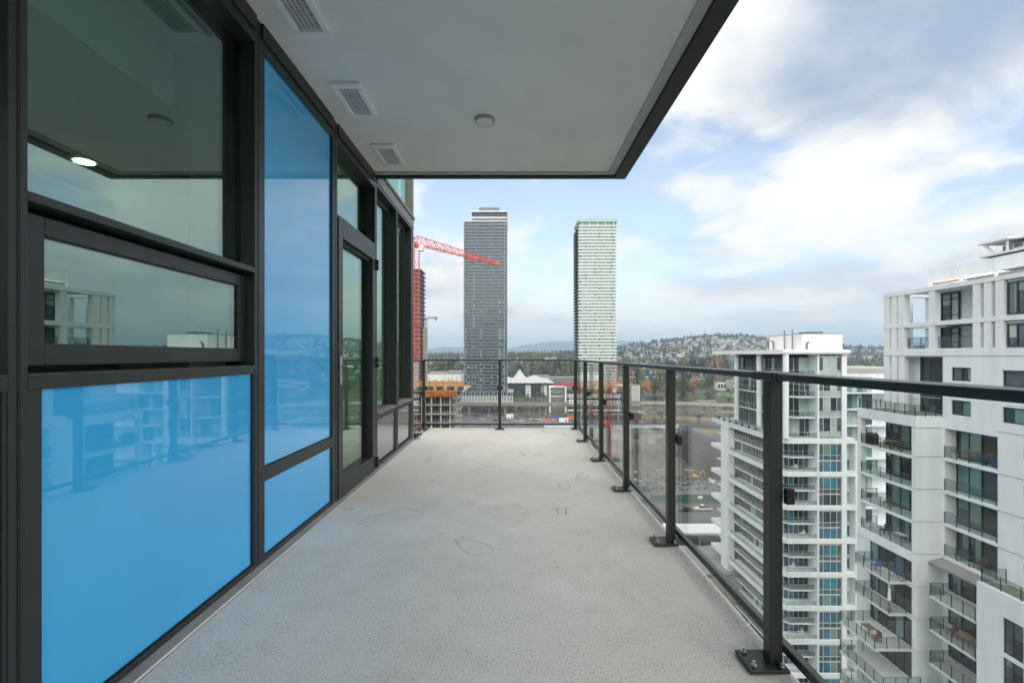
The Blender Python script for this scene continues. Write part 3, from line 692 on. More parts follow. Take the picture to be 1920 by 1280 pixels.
def tower_crane(label, x, y, ztop, tip, w, m_, counter=16, name='tower_crane', r=.11, jw=(2.6, 1.3), cab=True, group='construction cranes'):
    t = thing(name, label, 'crane', (x, y, GZ), group)
    part('mast', lattice(MB(), (x, y, GZ), (x, y, ztop-2), w, w, max(6, int((ztop-GZ)/3.2)), r*.6), m_, t)
    d = (Vector(tip) - Vector((x, y, ztop))); L_ = d.length; d.normalize(); dh = Vector((d.x, d.y, 0)).normalized()
    part('jib', lattice(MB(), Vector((x, y, ztop)), tip, jw[0], jw[1], max(6, int(L_/2.6)), r, tri=True), m_, t)
    cj = part('counter_jib', lattice(MB(), Vector((x, y, ztop)), Vector((x, y, ztop)) - dh*counter, 1.6, 1.6, 6, r), m_, t)
    c = Vector((x, y, ztop)) - dh*(counter-2)
    part('counterweight', MB().box(c.x-1, c.x+1, c.y-1.2, c.y+1.2, ztop-2.8, ztop+.4), 'concrete', cj)
    part('slewing_ring', MB().tube((x, y, ztop-2.4), (x, y, ztop-1.2), w*.62, n=14), m_, t)
    if cab: bx('cab', t, x+.9, x+2.7, y-1, y+1, ztop-4, ztop-1.6, 'white_paint')
    m0 = Vector((x, y, ztop)) + d*L_*.60
    part('trolley', MB().box(m0.x-.9, m0.x+.9, m0.y-.9, m0.y+.9, m0.z-3, m0.z-1.6), m_, t)
    return t
big = tower_crane('tall red tower crane beside the window wall corner', PX(781.5, 180), 180, 46.0, (PX(940, 236), 236, PZ(496, 236)), 1.9, 'crane_red', r=.15, jw=(2.7, 1.4))
bx('jib_end_box', big, PX(928, 232), PX(934, 232), 231.5, 233, PZ(499, 232), PZ(491, 232), 'tan_stone')
tower_crane('small grey far tower crane between the red crane and the dark tower', PX(799, 500), 500, PZ(596, 500), (PX(784, 500), 502, PZ(596, 500)), 2.0, 'crane_grey', counter=13, r=.18, jw=(1.6, 1.2), cab=False)
tower_crane('low red tower crane standing in the excavation', PX(1144, 215), 215, PZ(720, 215), (PX(1042, 232), 232, PZ(722, 232)), 2.0, 'crane_red', counter=10, r=.11, jw=(1.7, 1.2))
mc = thing('crawler_crane', 'small red crane with a lowered lattice boom in the construction yard', 'crane', (42, 280, GZ))
part('boom', lattice(MB(), (PX(1130, 285), 285, PZ(788, 285)), (PX(1104, 300), 300, PZ(766, 300)), 1.6, .8, 8, .12), 'crane_red', mc)
q = (PX(1133, 284), 284)
part('body', MB().box(q[0]-2.6, q[0]+3.2, q[1]-1.6, q[1]+1.6, PZ(797, 284), PZ(789, 284)), 'crane_red', mc)
part('track', MB().box(q[0]-3.2, q[0]+3.2, q[1]-2.2, q[1]-1.2, GZ-4, PZ(797, 284)-.01).box(q[0]-3.2, q[0]+3.2, q[1]+1.2, q[1]+2.2, GZ-4, PZ(797, 284)-.01), 'dark_panel', mc)

# ================================================================== CONSTRUCTION BUILDINGS
def concrete_frame():
    D = 162.0
    t = thing('unfinished_building', 'concrete frame building under construction with wooden formwork and orange tarp', 'building', (-27, D, GZ))
    xl, xr, h = -46.0, PX(852, D), 3.2
    zs = [PZ(741.5, D) - h*k for k in range(13)]
    rng = random.Random(5)
    for k, z in enumerate(zs):
        if z < GZ: break
        bx('floor_slab', t, xl, xr+.4, D-.5, D+24, z-.28, z, 'raw_concrete')
        for i, x in enumerate(np.arange(xl+.5, xr+.3, 3.3)):
            bx('column', t, x, x+.55, D-.1, D+.5, z-h+.001, z-.281, 'raw_concrete')
            if k < 5: bx('shoring_prop', t, x+1.3, x+1.42, D+1, D+1.12, z-h+.001, z-.281, 'concrete'); bx('shoring_prop', t, x+2.3, x+2.4, D+2, D+2.12, z-h+.001, z-.281, 'tan_stone')
        bx('back_wall', t, xl, xr-2, D+9, D+9.3, z-h+.001, z-.281, 'shade_void')
    # scaffold at the right
    sc = MB(); xs_ = (PX(852, D)+.5, PX(858, D), PX(864, D))
    for x in xs_:
        for y in (D-.6, D+1.2): sc.tube((x, y, GZ), (x, y, PZ(733, D)), .06, n=4)
    for z in np.arange(GZ, PZ(733, D), 2.0):
        for y in (D-.6, D+1.2): sc.tube((xs_[0], y, z), (xs_[2], y, z), .05, n=4)
        sc.tube((xs_[0], D-.6, z), (xs_[1], D-.6, z+2), .04, n=3); sc.box(xs_[0], xs_[2], D-.5, D+1.1, z+1.9, z+1.98)
    part('scaffold', sc, 'concrete', t)
    # formwork deck
    za, zb = PZ(731, D), PZ(713, D)
    fx0, fx1 = -46.0, PX(873, D)
    bx('formwork_deck', t, fx0, fx1, D-2.2, D+24, za-.25, za, 'formwork_wood')
    for i, x in enumerate(np.arange(fx0, fx1-.5, 1.22)):
        dz = rng.uniform(-.2, .25)
        bx('formwork_panel', t, x, x+1.17, D-2.2-rng.uniform(0, .12), D-2.05, za+.01 + (1.3 if i % 3 else .1), zb+dz, 'formwork_wood')
    bx('formwork_back', t, fx0, fx1-.4, D-1.9, D-1.8, za+.01, zb-1, 'shade_void')
    for x in np.arange(fx0, fx1, 2.4): bx('formwork_post', t, x, x+.14, D-2.5, D-2.36, za-1.6, zb+.8, 'formwork_wood')
    for i in range(46):
        x = rng.uniform(fx0, fx1-1); y = rng.uniform(D, D+18); z2 = zb + rng.uniform(.2, 1.4)
        bx('rebar', t, x, x+.05, y, y+.05, zb-1.2, z2+ (1.5 if i % 9 == 0 else 0), 'crane_grey')
    tp = MB(); n = 26; vv = []
    X0, X1 = PX(797, D), PX(858, D)
    for i in range(n+1):
        x = X0 + (X1-X0)*i/n; sag = abs(math.sin(i*.9))*.5 + rng.uniform(0, .3)
        vv += [(x, D-2.3, za-.3), (x, D-1.5-.3*math.sin(i*1.3), za-1.1-sag*.4), (x, D-.75, za-1.9-sag)]
    part('orange_tarp', tp.add(vv, [(3*i+j, 3*i+3+j, 3*i+4+j, 3*i+1+j) for i in range(n) for j in range(2)]), 'orange_tarp', t, smooth=True)
concrete_frame()
def tower_in_progress():
    D = 310.0
    t = thing('unfinished_tower', 'slim grey high-rise under construction behind the red crane mast', 'tower', (PX(776, D), D, GZ))
    zt = PZ(500, D); x1 = PX(789, D)
    bx('core', t, -82, x1-1.4, D+1, D+20, GZ, zt-3, 'dark_panel')
    s = MB().box(-82, x1, D-.6, D+20, 0, .3).mesh('floor_slab', 'raw_concrete')
    z = GZ
    while z < zt: link('floor_slab', s, t, (0, 0, z)); z += 2.95
    bx('lift_shaft', t, PX(788, D), PX(794.5, D), D+8, D+14, GZ, PZ(613, D), 'tan_stone')
    mb = MB()
    z = GZ
    while z < PZ(613, D): mb.box(PX(787.5, D), PX(795.5, D), D+7.5, D+7.9, z, z+.25); z += 2.95
    part('shaft_ledges', mb, 'raw_concrete', t, kind='stuff')
tower_in_progress()

# ================================================================== GUIDEWAY AND TRAIN
GW = [(-170, 402), (-90, 396), (-30, 390), (55, 385), (110, 352), (160, 306), (215, 268)]
GZT = PZ(754, 390)
gw = thing('elevated_guideway', 'long pale concrete elevated rail guideway on pillars', 'guideway', (0, 388, GZ))
for (xa, ya), (xb, yb) in zip(GW, GW[1:]):
    d = Vector((xb-xa, yb-ya, 0)); d.normalize(); nn = Vector((-d.y, d.x, 0))*4.2
    def strip(w0, w1, z0, z1):
        a = nn*w0; b = nn*w1
        return [(xa+a.x, ya+a.y), (xb+a.x, yb+a.y), (xb+b.x, yb+b.y), (xa+b.x, ya+b.y)]
    part('deck', MB().prism(strip(-1, 1, 0, 0), GZT-2.6, GZT-.9), 'guideway_concrete', gw)
    part('parapet', MB().prism(strip(-1.05, -.95, 0, 0), GZT-2.2, GZT), 'guideway_concrete', gw)
    part('parapet', MB().prism(strip(.95, 1.05, 0, 0), GZT-2.2, GZT), 'guideway_concrete', gw)
def gw_at(px):                          # where the guideway crosses the sight line of a photo column
    a = (px - VX)/F
    for (xa, ya), (xb, yb) in zip(GW, GW[1:]):
        den = (xb-xa) - a*(yb-ya)
        if abs(den) < 1e-6: continue
        s = (a*ya - xa)/den
        if 0 <= s <= 1: return xa+(xb-xa)*s, ya+(yb-ya)*s
for px in (812, 880, 947, 1023, 1096, 1170, 1240, 1310, 1390):
    q = gw_at(px)
    if not q: continue
    p = part('pillar', MB().tube((q[0], q[1], GZ), (q[0], q[1], GZT-4.4), 1.25, 1.15, n=12), 'guideway_concrete', gw, smooth=False)
    part('pillar_cap', MB().prism_y([(q[0]-3.4, GZT-2.61), (q[0]+3.4, GZT-2.61), (q[0]+1.2, GZT-4.4), (q[0]-1.2, GZT-4.4)], q[1]-1.3, q[1]+1.3), 'guideway_concrete', p)
def train():
    xa, ya = gw_at(1067); xb, yb = gw_at(1141); n = 4
    t = thing('train', 'short white commuter train with dark windows on the guideway', 'train', (xa, ya, GZT-.9))
    for i in range(n):
        f0, f1 = i/n + .006, (i+1)/n - .006
        x0, y0 = xa+(xb-xa)*f0, ya+(yb-ya)*f0; x1, y1 = xa+(xb-xa)*f1, ya+(yb-ya)*f1
        d = Vector((x1-x0, y1-y0, 0)).normalized(); nn = Vector((-d.y, d.x, 0))*1.4
        c = part('carriage', MB().prism([(x0-nn.x, y0-nn.y), (x1-nn.x, y1-nn.y), (x1+nn.x, y1+nn.y), (x0+nn.x, y0+nn.y)], GZT-.85, GZT+2.8), 'white_paint', t, bevel=.3)
        for k in range(3):
            g0, g1 = .12+k*.28, .32+k*.28; m_ = Vector((-nn.x, -nn.y, 0))*1.01; e = m_*.04
            p0 = Vector((x0+(x1-x0)*g0, y0+(y1-y0)*g0, 0)); p1 = Vector((x0+(x1-x0)*g1, y0+(y1-y0)*g1, 0))
            part('window', MB().prism([(p0+m_)[:2], (p1+m_)[:2], (p1+m_+e)[:2], (p0+m_+e)[:2]], GZT+.9, GZT+2.0), 'glass_dark', c)
train()

# ================================================================== MALL, TENT AND LOW BUILDINGS
def tent():
    D = 560.0
    t = thing('tent_roofed_hall', 'white peaked tent roof over a dark glass hall', 'hall', (PX(990, D), D, GZ))
    x0, x1 = PX(935, D), PX(1040, D); nx, ny = 64, 20; vv = []
    pk = [(PX(975, D), 22, 15.0, 6.0), (PX(945, D), 20, 5.5, 9), (PX(1003, D), 20, 6.2, 8), (PX(1020, D), 22, 4, 8)]
    for j in range(ny+1):
        for i in range(nx+1):
            x = x0+(x1-x0)*i/nx; y = D+44*j/ny
            z = 0
            for cx, cyy, hh, w in pk:
                r = math.hypot(x-cx, (y-D-cyy)*.8); z = max(z, hh*max(0, 1-r/(w*2.4))**1.6 if hh > 12 else hh*max(0, 1-(r/(w*1.7))**2))
            e = max(abs((i/nx)*2-1), abs((j/ny)*2-1)); z *= 1; z += 2.2*(1-e**4)
            vv.append((x, y, PZ(718, D)+z))
    part('tent_roof', MB().add(vv, [(j*(nx+1)+i, j*(nx+1)+i+1, (j+1)*(nx+1)+i+1, (j+1)*(nx+1)+i) for j in range(ny) for i in range(nx)]), 'tent_white', t, smooth=True)
    bx('hall_wall', t, x0+2, x1-9, D+4, D+40, GZ, PZ(719, D)+.2, 'dark_panel')
    for a, b, m_ in ((955, 985, 'glass_dark'), (996, 1014, 'glass_dark'), (985.5, 995.5, 'white_paint'), (1014.5, 1020, 'tan_stone'), (1020.5, 1026, 'white_paint')):
        bx('hall_bay', t, PX(a, D), PX(b, D), D+2.6, D+3.99, GZ, PZ(722, D), m_)
    for k in range(8): bx('tent_truss', t, PX(958+k*9, D), PX(959.5+k*9, D), D+.5, D+1, PZ(721.5, D), PZ(717, D), 'shade_void')
    bx('wing', t, PX(1026, D+30), PX(1082, D+30), D+30, D+70, GZ, PZ(708, D+30), 'roof_grey')
tent()
def block(name, label, cat, pa, pb, ya, D, depth, m_, roof='roof_grey', rows=0, cols=0, wm='glass_dark', group=None):
    x0, x1, z1 = PX(pa, D), PX(pb, D), PZ(ya, D)
    t = thing(name, label, cat, ((x0+x1)/2, D, GZ), group)
    w = bx('wall', t, x0, x1, D, D+depth, terrain((x0+x1)/2, D)-2, z1-.4, m_); bx('roof', t, x0-.3, x1+.3, D-.3, D+depth+.3, z1-.39, z1, roof)
    zb = float(terrain((x0+x1)/2, D))
    for r in range(rows):
        for c in range(cols):
            cw = (x1-x0)/cols; ch = (z1-.6-zb)/rows
            bx('window', w, x0+c*cw+cw*.15, x0+(c+1)*cw-cw*.15, D-.12, D-.001, zb+r*ch+ch*.25, zb+(r+1)*ch-ch*.2, wm)
    return t
block('warehouse', 'long low white building beyond the concrete frame', 'building', 798, 864, 700.5, 640, 40, 'white_paint')
pf = thing('portal_building', 'white portal framed mall entrance with grey infill', 'building', (PX(1046, 408), 408, GZ))
D_ = 408
for a in (1030, 1059.5): bx('portal_leg', pf, PX(a, D_), PX(a+2.6, D_), D_, D_+6, GZ, PZ(726, D_), 'white_paint')
bx('portal_beam', pf, PX(1029.5, D_), PX(1062.6, D_), D_-.2, D_+6, PZ(726, D_)+.01, PZ(723.6, D_), 'white_paint')
bx('infill', pf, PX(1033, D_), PX(1059, D_), D_+7, D_+30, GZ, PZ(728, D_), 'roof_grey')
bx('glass_band', pf, PX(1034, D_), PX(1058, D_), D_+6.2, D_+6.9, PZ(738, D_), PZ(730, D_), 'glass_mint'); bx('ledge', pf, PX(1033, D_), PX(1059, D_), D_+5.8, D_+6.9, PZ(745, D_), PZ(743, D_), 'white_paint')
bx('red_shopfront', pf, PX(1034, D_), PX(1058, D_), D_+6.2, D_+6.9, PZ(778, D_), PZ(773, D_), 'sign_red')
bx('roof_sign_red', pf, PX(1041, D_+12), PX(1080, D_+12), D_+12, D_+13, PZ(723, D_+12), PZ(720.5, D_+12), 'sign_red')
block('grey_box_building', 'plain pale grey windowless building right of the mint tower', 'building', 1163, 1198, 723, 470, 30, 'concrete', 'white_paint')
block('white_box_shop', 'white box shaped shop with a blank gable', 'shop', 1184, 1200, 721, 455, 14, 'white_paint')
block('orange_house', 'orange red brick block among trees below the hill', 'house', 1333, 1362, 672, 900, 20, mat('brick_orange', (0.42, 0.17, 0.10), .9, var=.2, vscale=.3), 'roof_grey')
block('cream_house', 'small cream house beside the green lawn', 'house', 1346, 1362, 716, 660, 12, 'white_paint', 'roof_grey', 1, 3)
# ================================================================== NEAR APARTMENT BUILDINGS
facade_glass('curtain_teal', (0.16, 0.27, 0.25), 1.75, var=0.15)
facade_glass('curtain_blue', (0.035, 0.17, 0.27), 1.75, var=0.25)
facade_glass('curtain_pale', (0.40, 0.49, 0.46), 1.6, var=0.12)
facade_glass('pane_dark', (0.02, 0.03, 0.036), 1.95)
facade_glass('pane_grey', (0.07, 0.10, 0.125), 1.9)
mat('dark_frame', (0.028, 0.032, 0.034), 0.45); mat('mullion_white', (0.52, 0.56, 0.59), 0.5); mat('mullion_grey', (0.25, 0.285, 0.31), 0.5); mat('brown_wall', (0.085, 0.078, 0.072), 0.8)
mat('balcony_soffit', (0.62, 0.63, 0.63), 0.8); mat('terrace_deck', (0.25, 0.24, 0.22), 0.9, var=0.15, vscale=0.5)
glass('guard_glass', (0.78, 0.83, 0.82, 1), 1.5)
def guard(parent, pts, z, h=1.05, step=1.25, m_='dark_frame', pr=.028, rail=True, glassy='guard_glass'):
    """glass balustrade along a polyline: one rail, single posts and single panels, all sub-parts of the slab"""
    for (xa, ya), (xb, yb) in zip(pts, pts[1:]):
        L_ = math.hypot(xb-xa, yb-ya); n = max(1, round(L_/step)); d = Vector(((xb-xa)/L_, (yb-ya)/L_, 0)); s = Vector((-d.y, d.x, 0))
        if rail: part('guard_rail', MB().tube((xa, ya, z+h), (xb, yb, z+h), pr, n=4), m_, parent)
        for i in range(n+1):
            x, y = xa+(xb-xa)*i/n, ya+(yb-ya)*i/n
            bx('guard_post', parent, x-.025, x+.025, y-.025, y+.025, z-.12, z+h-.02, m_)
            if i < n:
                p = Vector((x, y, 0)) + d*.05; q = p + d*(L_/n-.1); o = s*.008
                part('guard_panel', MB().prism([(p-o)[:2], (q-o)[:2], (q+o)[:2], (p+o)[:2]], z+.07, z+h-.06), glassy, parent)
def wall_x(x0, x1, y0, y1, z0, z1, ops):
    """wall slab facing -X with real openings (ya, yb, za, zb)"""
    ys = sorted({y0, y1, *[v for o in ops for v in o[:2] if y0 < v < y1]}); zs = sorted({z0, z1, *[v for o in ops for v in o[2:] if z0 < v < z1]})
    mb = MB()
    for a, b in zip(ys, ys[1:]):
        run = None
        for c, d in zip(zs, zs[1:]):
            my, mz = (a+b)/2, (c+d)/2
            if any(o[0] < my < o[1] and o[2] < mz < o[3] for o in ops):
                if run: mb.box(x0, x1, a, b, run[0], run[1]); run = None
            else: run = (run[0], d) if run else (c, d)
        if run: mb.box(x0, x1, a, b, run[0], run[1])
    return mb
BLR = random.Random(99)
def window_x(parent, x, ya, yb, za, zb, panes, fr='dark_frame', t=.07, depth=.12):
    """window facing -X: frame bars, panes given as (fraction, material)"""
    w = MB().box(x, x+depth, ya, ya+t, za, zb).box(x, x+depth, yb-t, yb, za, zb).box(x, x+depth, ya+t, yb-t, za, za+t).box(x, x+depth, ya+t, yb-t, zb-t, zb)
    f = 0; tot = sum(p[0] for p in panes); L_ = yb-ya-2*t; cuts = []
    for i, (k, m_) in enumerate(panes):
        a = ya+t+L_*f/tot; f += k; b = ya+t+L_*f/tot; cuts.append((a, b, m_))
        if i: w.box(x, x+depth, a-t/2, a+t/2, za+t, zb-t)
    o = part('window_frame', w, fr, parent)
    for i, (a, b, m_) in enumerate(cuts):
        pa, pb = a+(t/2 if i else 0)+.002, b-(t/2 if i < len(cuts)-1 else 0)-.002; zc = zb-t-.002
        if BLR.random() < .35 and m_ != 'curtain_teal':                      # blind pulled part of the way down
            zs = zb - (zb-za)*BLR.uniform(.2, .7); bx('blind', o, x+.06, x+.09, pa, pb, zs+.001, zc, BLR.choice(['curtain_teal', 'curtain_pale', 'pane_grey'])); zc = zs
        elif m_ == 'curtain_teal' and BLR.random() < .5:                     # curtain drawn half across
            yc = pa + (pb-pa)*BLR.uniform(.35, .75); bx('curtain_gap', o, x+.06, x+.09, yc+.001, pb, za+t+.002, zc, BLR.choice(['pane_dark', 'pane_grey'])); pb = yc
        bx('pane', o, x+.06, x+.09, pa, pb, za+t+.002, zc, m_)
    return o

def building_b():
    GZ = -62.0
    t = thing('apartment_building', 'white modern apartment building with dark framed loggias at the right edge', 'building', (40, 40, GZ))
    S = 2.94; s0 = -8.05; X1, X2 = 36.5, 38.9; rng = random.Random(11)
    # -------- right wall with small windows and the loggia column
    fl = [s0 - S*k for k in range(4)]
    ops = [(36.8, 41.3, z+.05, z+2.62) for z in fl]
    ops += [(38.95, 40.7, -1.10, .07), (38.95, 40.7, -4.10, -2.80), (33.2, 36.45, -1.35, -.05), (33.2, 36.45, -4.2, -2.95)]
    ops += [(32.6, 34.95, z+1.05, z+2.2) for z in fl]
    part('wall', wall_x(X2, X2+.35, 16, 41.5, -16.95, 1.0, ops), 'white_concrete', t)
    for (ya, yb, za, zb) in ops[4:8]: window_x(t, X2+.10, ya, yb, za, zb, [(1, 'curtain_teal'), (1, rng.choice(['curtain_teal', 'pane_grey']))], t=.1)
    for (ya, yb, za, zb) in ops[8:]: window_x(t, X2+.10, ya, yb, za, zb, [(1, 'pane_dark'), (1, 'pane_grey')], t=.1)
    for z in (-5.0, *[v-.32 for v in fl]):                                   # reveal grooves
        bx('wall_joint', t, X2-.012, X2-.001, 16, 36.8, z, z+.05, 'dark_frame' if False else 'roof_grey')
    bx('inner_mass', t, 40.15, 58, 16, 47.3, GZ, 1.0, 'white_concrete')
    bx('recess_side', t, X2+.351, 40.14, 41.31, 41.49, -16.95, -5.3, 'white_concrete'); bx('recess_side', t, X2+.351, 40.14, 36.6, 36.79, -16.95, -5.3, 'white_concrete')
    for k, z in enumerate(fl):
        s = bx('balcony_slab', t, X2-.12, 40.14, 36.81, 41.3, z-.24, z, 'white_concrete')
        guard(s, [(X2-.05, 41.25), (X2-.05, 36.85)], z, step=1.1)
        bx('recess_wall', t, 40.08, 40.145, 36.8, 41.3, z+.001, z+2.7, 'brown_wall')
        window_x(t, 39.93, 39.05, 41.28, z+.03, z+2.45, [(1, 'curtain_teal'), (1, rng.choice(['curtain_teal', 'curtain_teal', 'pane_grey']))])
        window_x(t, 39.93, 36.9, 37.75, z+.03, z+2.45, [(1, rng.choice(['curtain_teal', 'pane_grey', 'pane_dark']))])
    # -------- canopy below the loggias, lower protruding balconies
    part('canopy', MB().prism_y([(X2-1.4, -17.55), (X2+.2, -17.2), (X2+.2, -17.05), (X2-1.4, -17.40)], 35.9, 41.4), 'roof_grey', t)
    part('lower_wall', wall_x(X2, X2+.35, 35.95, 41.5, GZ, -16.96, [(36.3, 41.0, z+.05, z+2.6) for z in [-19.85 - S*k for k in range(14)]]), 'white_concrete', t)
    bx('lower_band', t, X2-.5, X2-.001, 35.95, 41.49, -17.95, -17.56, 'white_concrete')
    for k in range(14):
        z = -19.85 - S*k
        s = bx('balcony_slab', t, X1, X2-.001, 36.2, 40.2, z-.2, z, 'balcony_soffit')
        if k < 7: guard(s, [(X2-.05, 40.15), (X1+.04, 40.15), (X1+.04, 36.25)], z, step=1.05)
        window_x(t, X2+.08, 36.3, 41.0, z+.05, z+2.6, [(1, 'pane_dark'), (1, rng.choice(['pane_dark', 'pane_grey'])), (1, 'pane_dark'), (.9, rng.choice(['curtain_teal', 'pane_grey']))])
    # -------- pier facing the camera, one panel per storey
    tops = [-4.42, -5.45] + [s0 + .0 - S*k for k in range(18)]
    for za, zb in zip(tops[1:], tops):
        bx('pier_panel', t, X1-.06, X2-.001, 41.5, 41.9, max(za, GZ)+.03, zb-.03, 'white_concrete')
    bx('pier_core', t, X1, X2-.001, 41.56, 41.85, GZ, -4.5, 'roof_grey')
    # -------- loggia block
    bx('roof_band', t, X1, 40.1, 41.95, 48.6, -5.38, -4.42, 'white_concrete')
    rs_ = bx('roof_deck', t, X1+.3, 40.1, 42.2, 48.3, -4.415, -4.38, 'terrace_deck')
    guard(rs_, [(X2-.4, 41.75), (X1+.12, 41.75), (X1+.12, 48.45), (40, 48.45)], -4.40, h=1.0, step=1.15)
    bx('end_column', t, X1, X1+.55, 48.15, 48.6, -16.6, -5.39, 'white_concrete')
    for k in range(4):
        z = fl[k]; thick = k == 3
        s = bx('balcony_slab', t, X1-.02, 38.6, 41.91, 48.6, z-(.85 if thick else .26), z, 'white_concrete')
        guard(s, [(X1+.06, 41.95), (X1+.06, 48.1)], z, step=1.2); guard(s, [(X1+.6, 48.5), (38.5, 48.5)], z, step=1.1)
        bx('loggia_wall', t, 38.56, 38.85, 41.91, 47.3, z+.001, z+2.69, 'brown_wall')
        window_x(t, 38.42, 43.2, 47.25, z+.03, z+2.5, [(1, 'curtain_teal' if k in (0, 2, 3) else 'pane_dark'), (1, 'curtain_teal' if k != 1 else 'pane_dark'), (1, 'curtain_teal' if k else 'pane_grey'), (.5, 'pane_dark')], t=.12)
    zl = [fl[3] - S*(k+1) for k in range(15)]
    part('tower_wall', wall_x(X1+.1, X1+.4, 41.91, 48.8, GZ, -17.76, [(42.0, 47.05, z+.05, z+2.55) for z in zl]), 'white_concrete', t)
    for k, z in enumerate(zl):
        X0 = 34.78 if k < 2 else 33.05
        if k < 12:
            ya, yb = (42.4, 46.6) if k < 2 else (40.9 if k > 2 else 41.9, 46.4)
            s = bx('balcony_slab', t, X0, X1+.09, ya, yb, z-.2, z, 'balcony_soffit')
            guard(s, [(X1+.05, yb-.04), (X0+.04, yb-.04), (X0+.04, ya+.04), (X1-.1, ya+.04)], z, step=1.1)
        window_x(t, X1+.2, 42.0, 47.05, z+.05, z+2.55, [(1, 'pane_dark'), (1, rng.choice(['curtain_teal', 'pane_grey', 'pane_dark'])), (1, 'pane_dark'), (1, rng.choice(['pane_dark', 'pane_grey'])), (.9, 'curtain_teal')])
    bx('tower_mass', t, X1+.45, 40.14, 41.95, 48.79, GZ, -17.76, 'shade_void')
    # -------- lower wing at the far right
    part('wing_wall', wall_x(36.3, 36.7, 14, 35.9, GZ, -16.5, [(32.6, 34.0, z+.05, z+2.7) for z in [-20.9-S*k for k in range(10)]] + [(20, 31.0, z+.05, z+2.6) for z in [-20.9-S*k for k in range(10)]]), 'white_concrete', t)
    for k in range(9):
        z = -20.9 - S*k
        window_x(t, 36.42, 32.6, 34.0, z+.05, z+2.7, [(1, 'pane_dark'), (.7, 'pane_grey')]); window_x(t, 36.5, 20, 31.0, z+.05, z+2.6, [(1, 'pane_dark')]*3+[(1, 'curtain_teal')]+[(1, 'pane_grey')])
        if k: s = bx('balcony_slab', t, 35.0, 36.29, 27, 31.0, z-.2, z, 'balcony_soffit'); guard(s, [(36.2, 30.95), (35.05, 30.95), (35.05, 27.1)], z, step=1.2)
    wr = bx('wing_roof', t, 36.71, 40.1, 14, 35.9, -17.0, -16.8, 'terrace_deck')
    guard(wr, [(38.4, 35.7), (36.5, 35.7), (36.5, 26)], -16.5, h=1.0, step=1.3, rail=True)
    # -------- penthouse: pergola frame in front of set-back rooms
    zb_, zm, zt = 1.74, 4.05, 7.3
    bx('penthouse_band', t, X2, 58, 16, 48.1, 1.01, 1.72, 'white_concrete'); bx('band_joint', t, X2-.01, X2-.001, 16, 48, 1.05, 1.10, 'roof_grey')
    bx('far_pillar', t, X2, X2+.45, 47.4, 48.1, -4.38, 1.0, 'white_concrete'); bx('far_pillar', t, X2, X2+.45, 46.5, 47.1, -4.38, 1.0, 'white_concrete'); bx('far_pillar', t, X2, X2+.45, 45.6, 46.25, -4.38, 1.0, 'white_concrete')
    bx('terrace_room', t, X2+1.5, 40.14, 41.9, 45.2, -4.37, 1.0, 'pane_dark')
    window_x(t, X2+1.34, 42.6, 45.2, -4.3, .9, [(1, 'curtain_teal'), (1, 'pane_dark')]); window_x(t, X2+1.34, 42.6, 45.2, -1.55, .95, [(1, 'pane_dark'), (1, 'curtain_teal')])
    for (a, b) in ((47.4, 48.1), (46.5, 47.15), (45.6, 46.3), (42.3, 42.9), (38.2, 38.8), (37.3, 37.9), (36.36, 37.0), (31.6, 32.3), (26, 26.7)):
        bx('pergola_column', t, X2, X2+.55, a, b, zb_-.019, zm-.18, 'white_concrete'); bx('pergola_column', t, X2, X2+.55, a, b, zm+.221, zt-.21, 'white_concrete')
    for z in (zm, zt):
        bx('pergola_beam', t, X2-.03, X2+.7, 16, 48.13, z-.18, z+.22, 'white_concrete')
    bx('pergola_slab', t, X2+.71, 58, 40.5, 45.2, zm-.1, zm+.15, 'white_concrete'); bx('pergola_edge', t, X2+.71, 44.5, 47.5, 48.12, zm-.17, zm+.2, 'white_concrete'); bx('pergola_edge', t, X2+.71, 44.5, 47.5, 48.12, zt-.17, zt+.2, 'white_concrete')
    for x in (41, 43.2): bx('pergola_rear_column', t, x, x+.5, 47.55, 48.05, zb_-.019, zt-.18, 'white_concrete')
    bx('roof_slab', t, X2+.71, 58, 16, 45.6, zt-.15, zt+.15, 'white_concrete')
    for z0_, z1_ in ((zb_, zm-.19), (zm+.23, zt-.16)):
        bx('penthouse_wall', t, 41.6, 57, 16, 45.2, z0_-.015, z1_, 'white_concrete')
        w = window_x(t, 41.42, 42.55, 45.15, z0_+.02, z1_-.08, [(1, 'curtain_pale'), (1.3, 'pane_grey'), (1, 'curtain_pale')], t=.13)
        bx('window_bar', w, 41.40, 41.419, 42.7, 45.0, z1_-.75, z1_-.67, 'dark_frame'); bx('window_bar', w, 41.40, 41.419, 42.7, 45.0, z0_+.62, z0_+.70, 'dark_frame')
        bx('flush_wall', t, X2+.3, 41.59, 20, 36.3, z0_-.015, z1_, 'white_concrete')
        window_x(t, X2+.17, 34.8, 36.25, z0_+.05, z1_-.25, [(1, 'pane_dark' if z0_ > 3 else 'pane_grey'), (1, 'curtain_teal' if z0_ > 3 else 'pane_grey')], t=.1)
        bx('slot_window', t, X2+1.9, X2+2, 38.0, 38.6, z0_+.1, z1_-.3, 'dark_frame')
    gd = bx('terrace_kerb', t, X2+.1, X2+.5, 36.4, 47.9, 1.721, 1.76, 'white_concrete')
    guard(gd, [(X2+.3, 47.8), (X2+.3, 36.5)], 1.76, h=1.05, step=1.3)
    # roof screen panels
    ys = [45.3, 42.2, 39.15, 36.0, 32.6, 29, 25, 20]
    for b, a in zip(ys, ys[1:]):
        bx('screen_panel', t, 41.0, 41.15, a+.03, b-.03, 8.3, 9.45, 'white_concrete')
        bx('screen_post', t, 41.02, 41.2, b-.22, b-.04, zt+.151, 8.299, 'white_concrete')
    bx('screen_return', t, 41.16, 50, 45.12, 45.27, 8.3, 9.45, 'white_concrete')
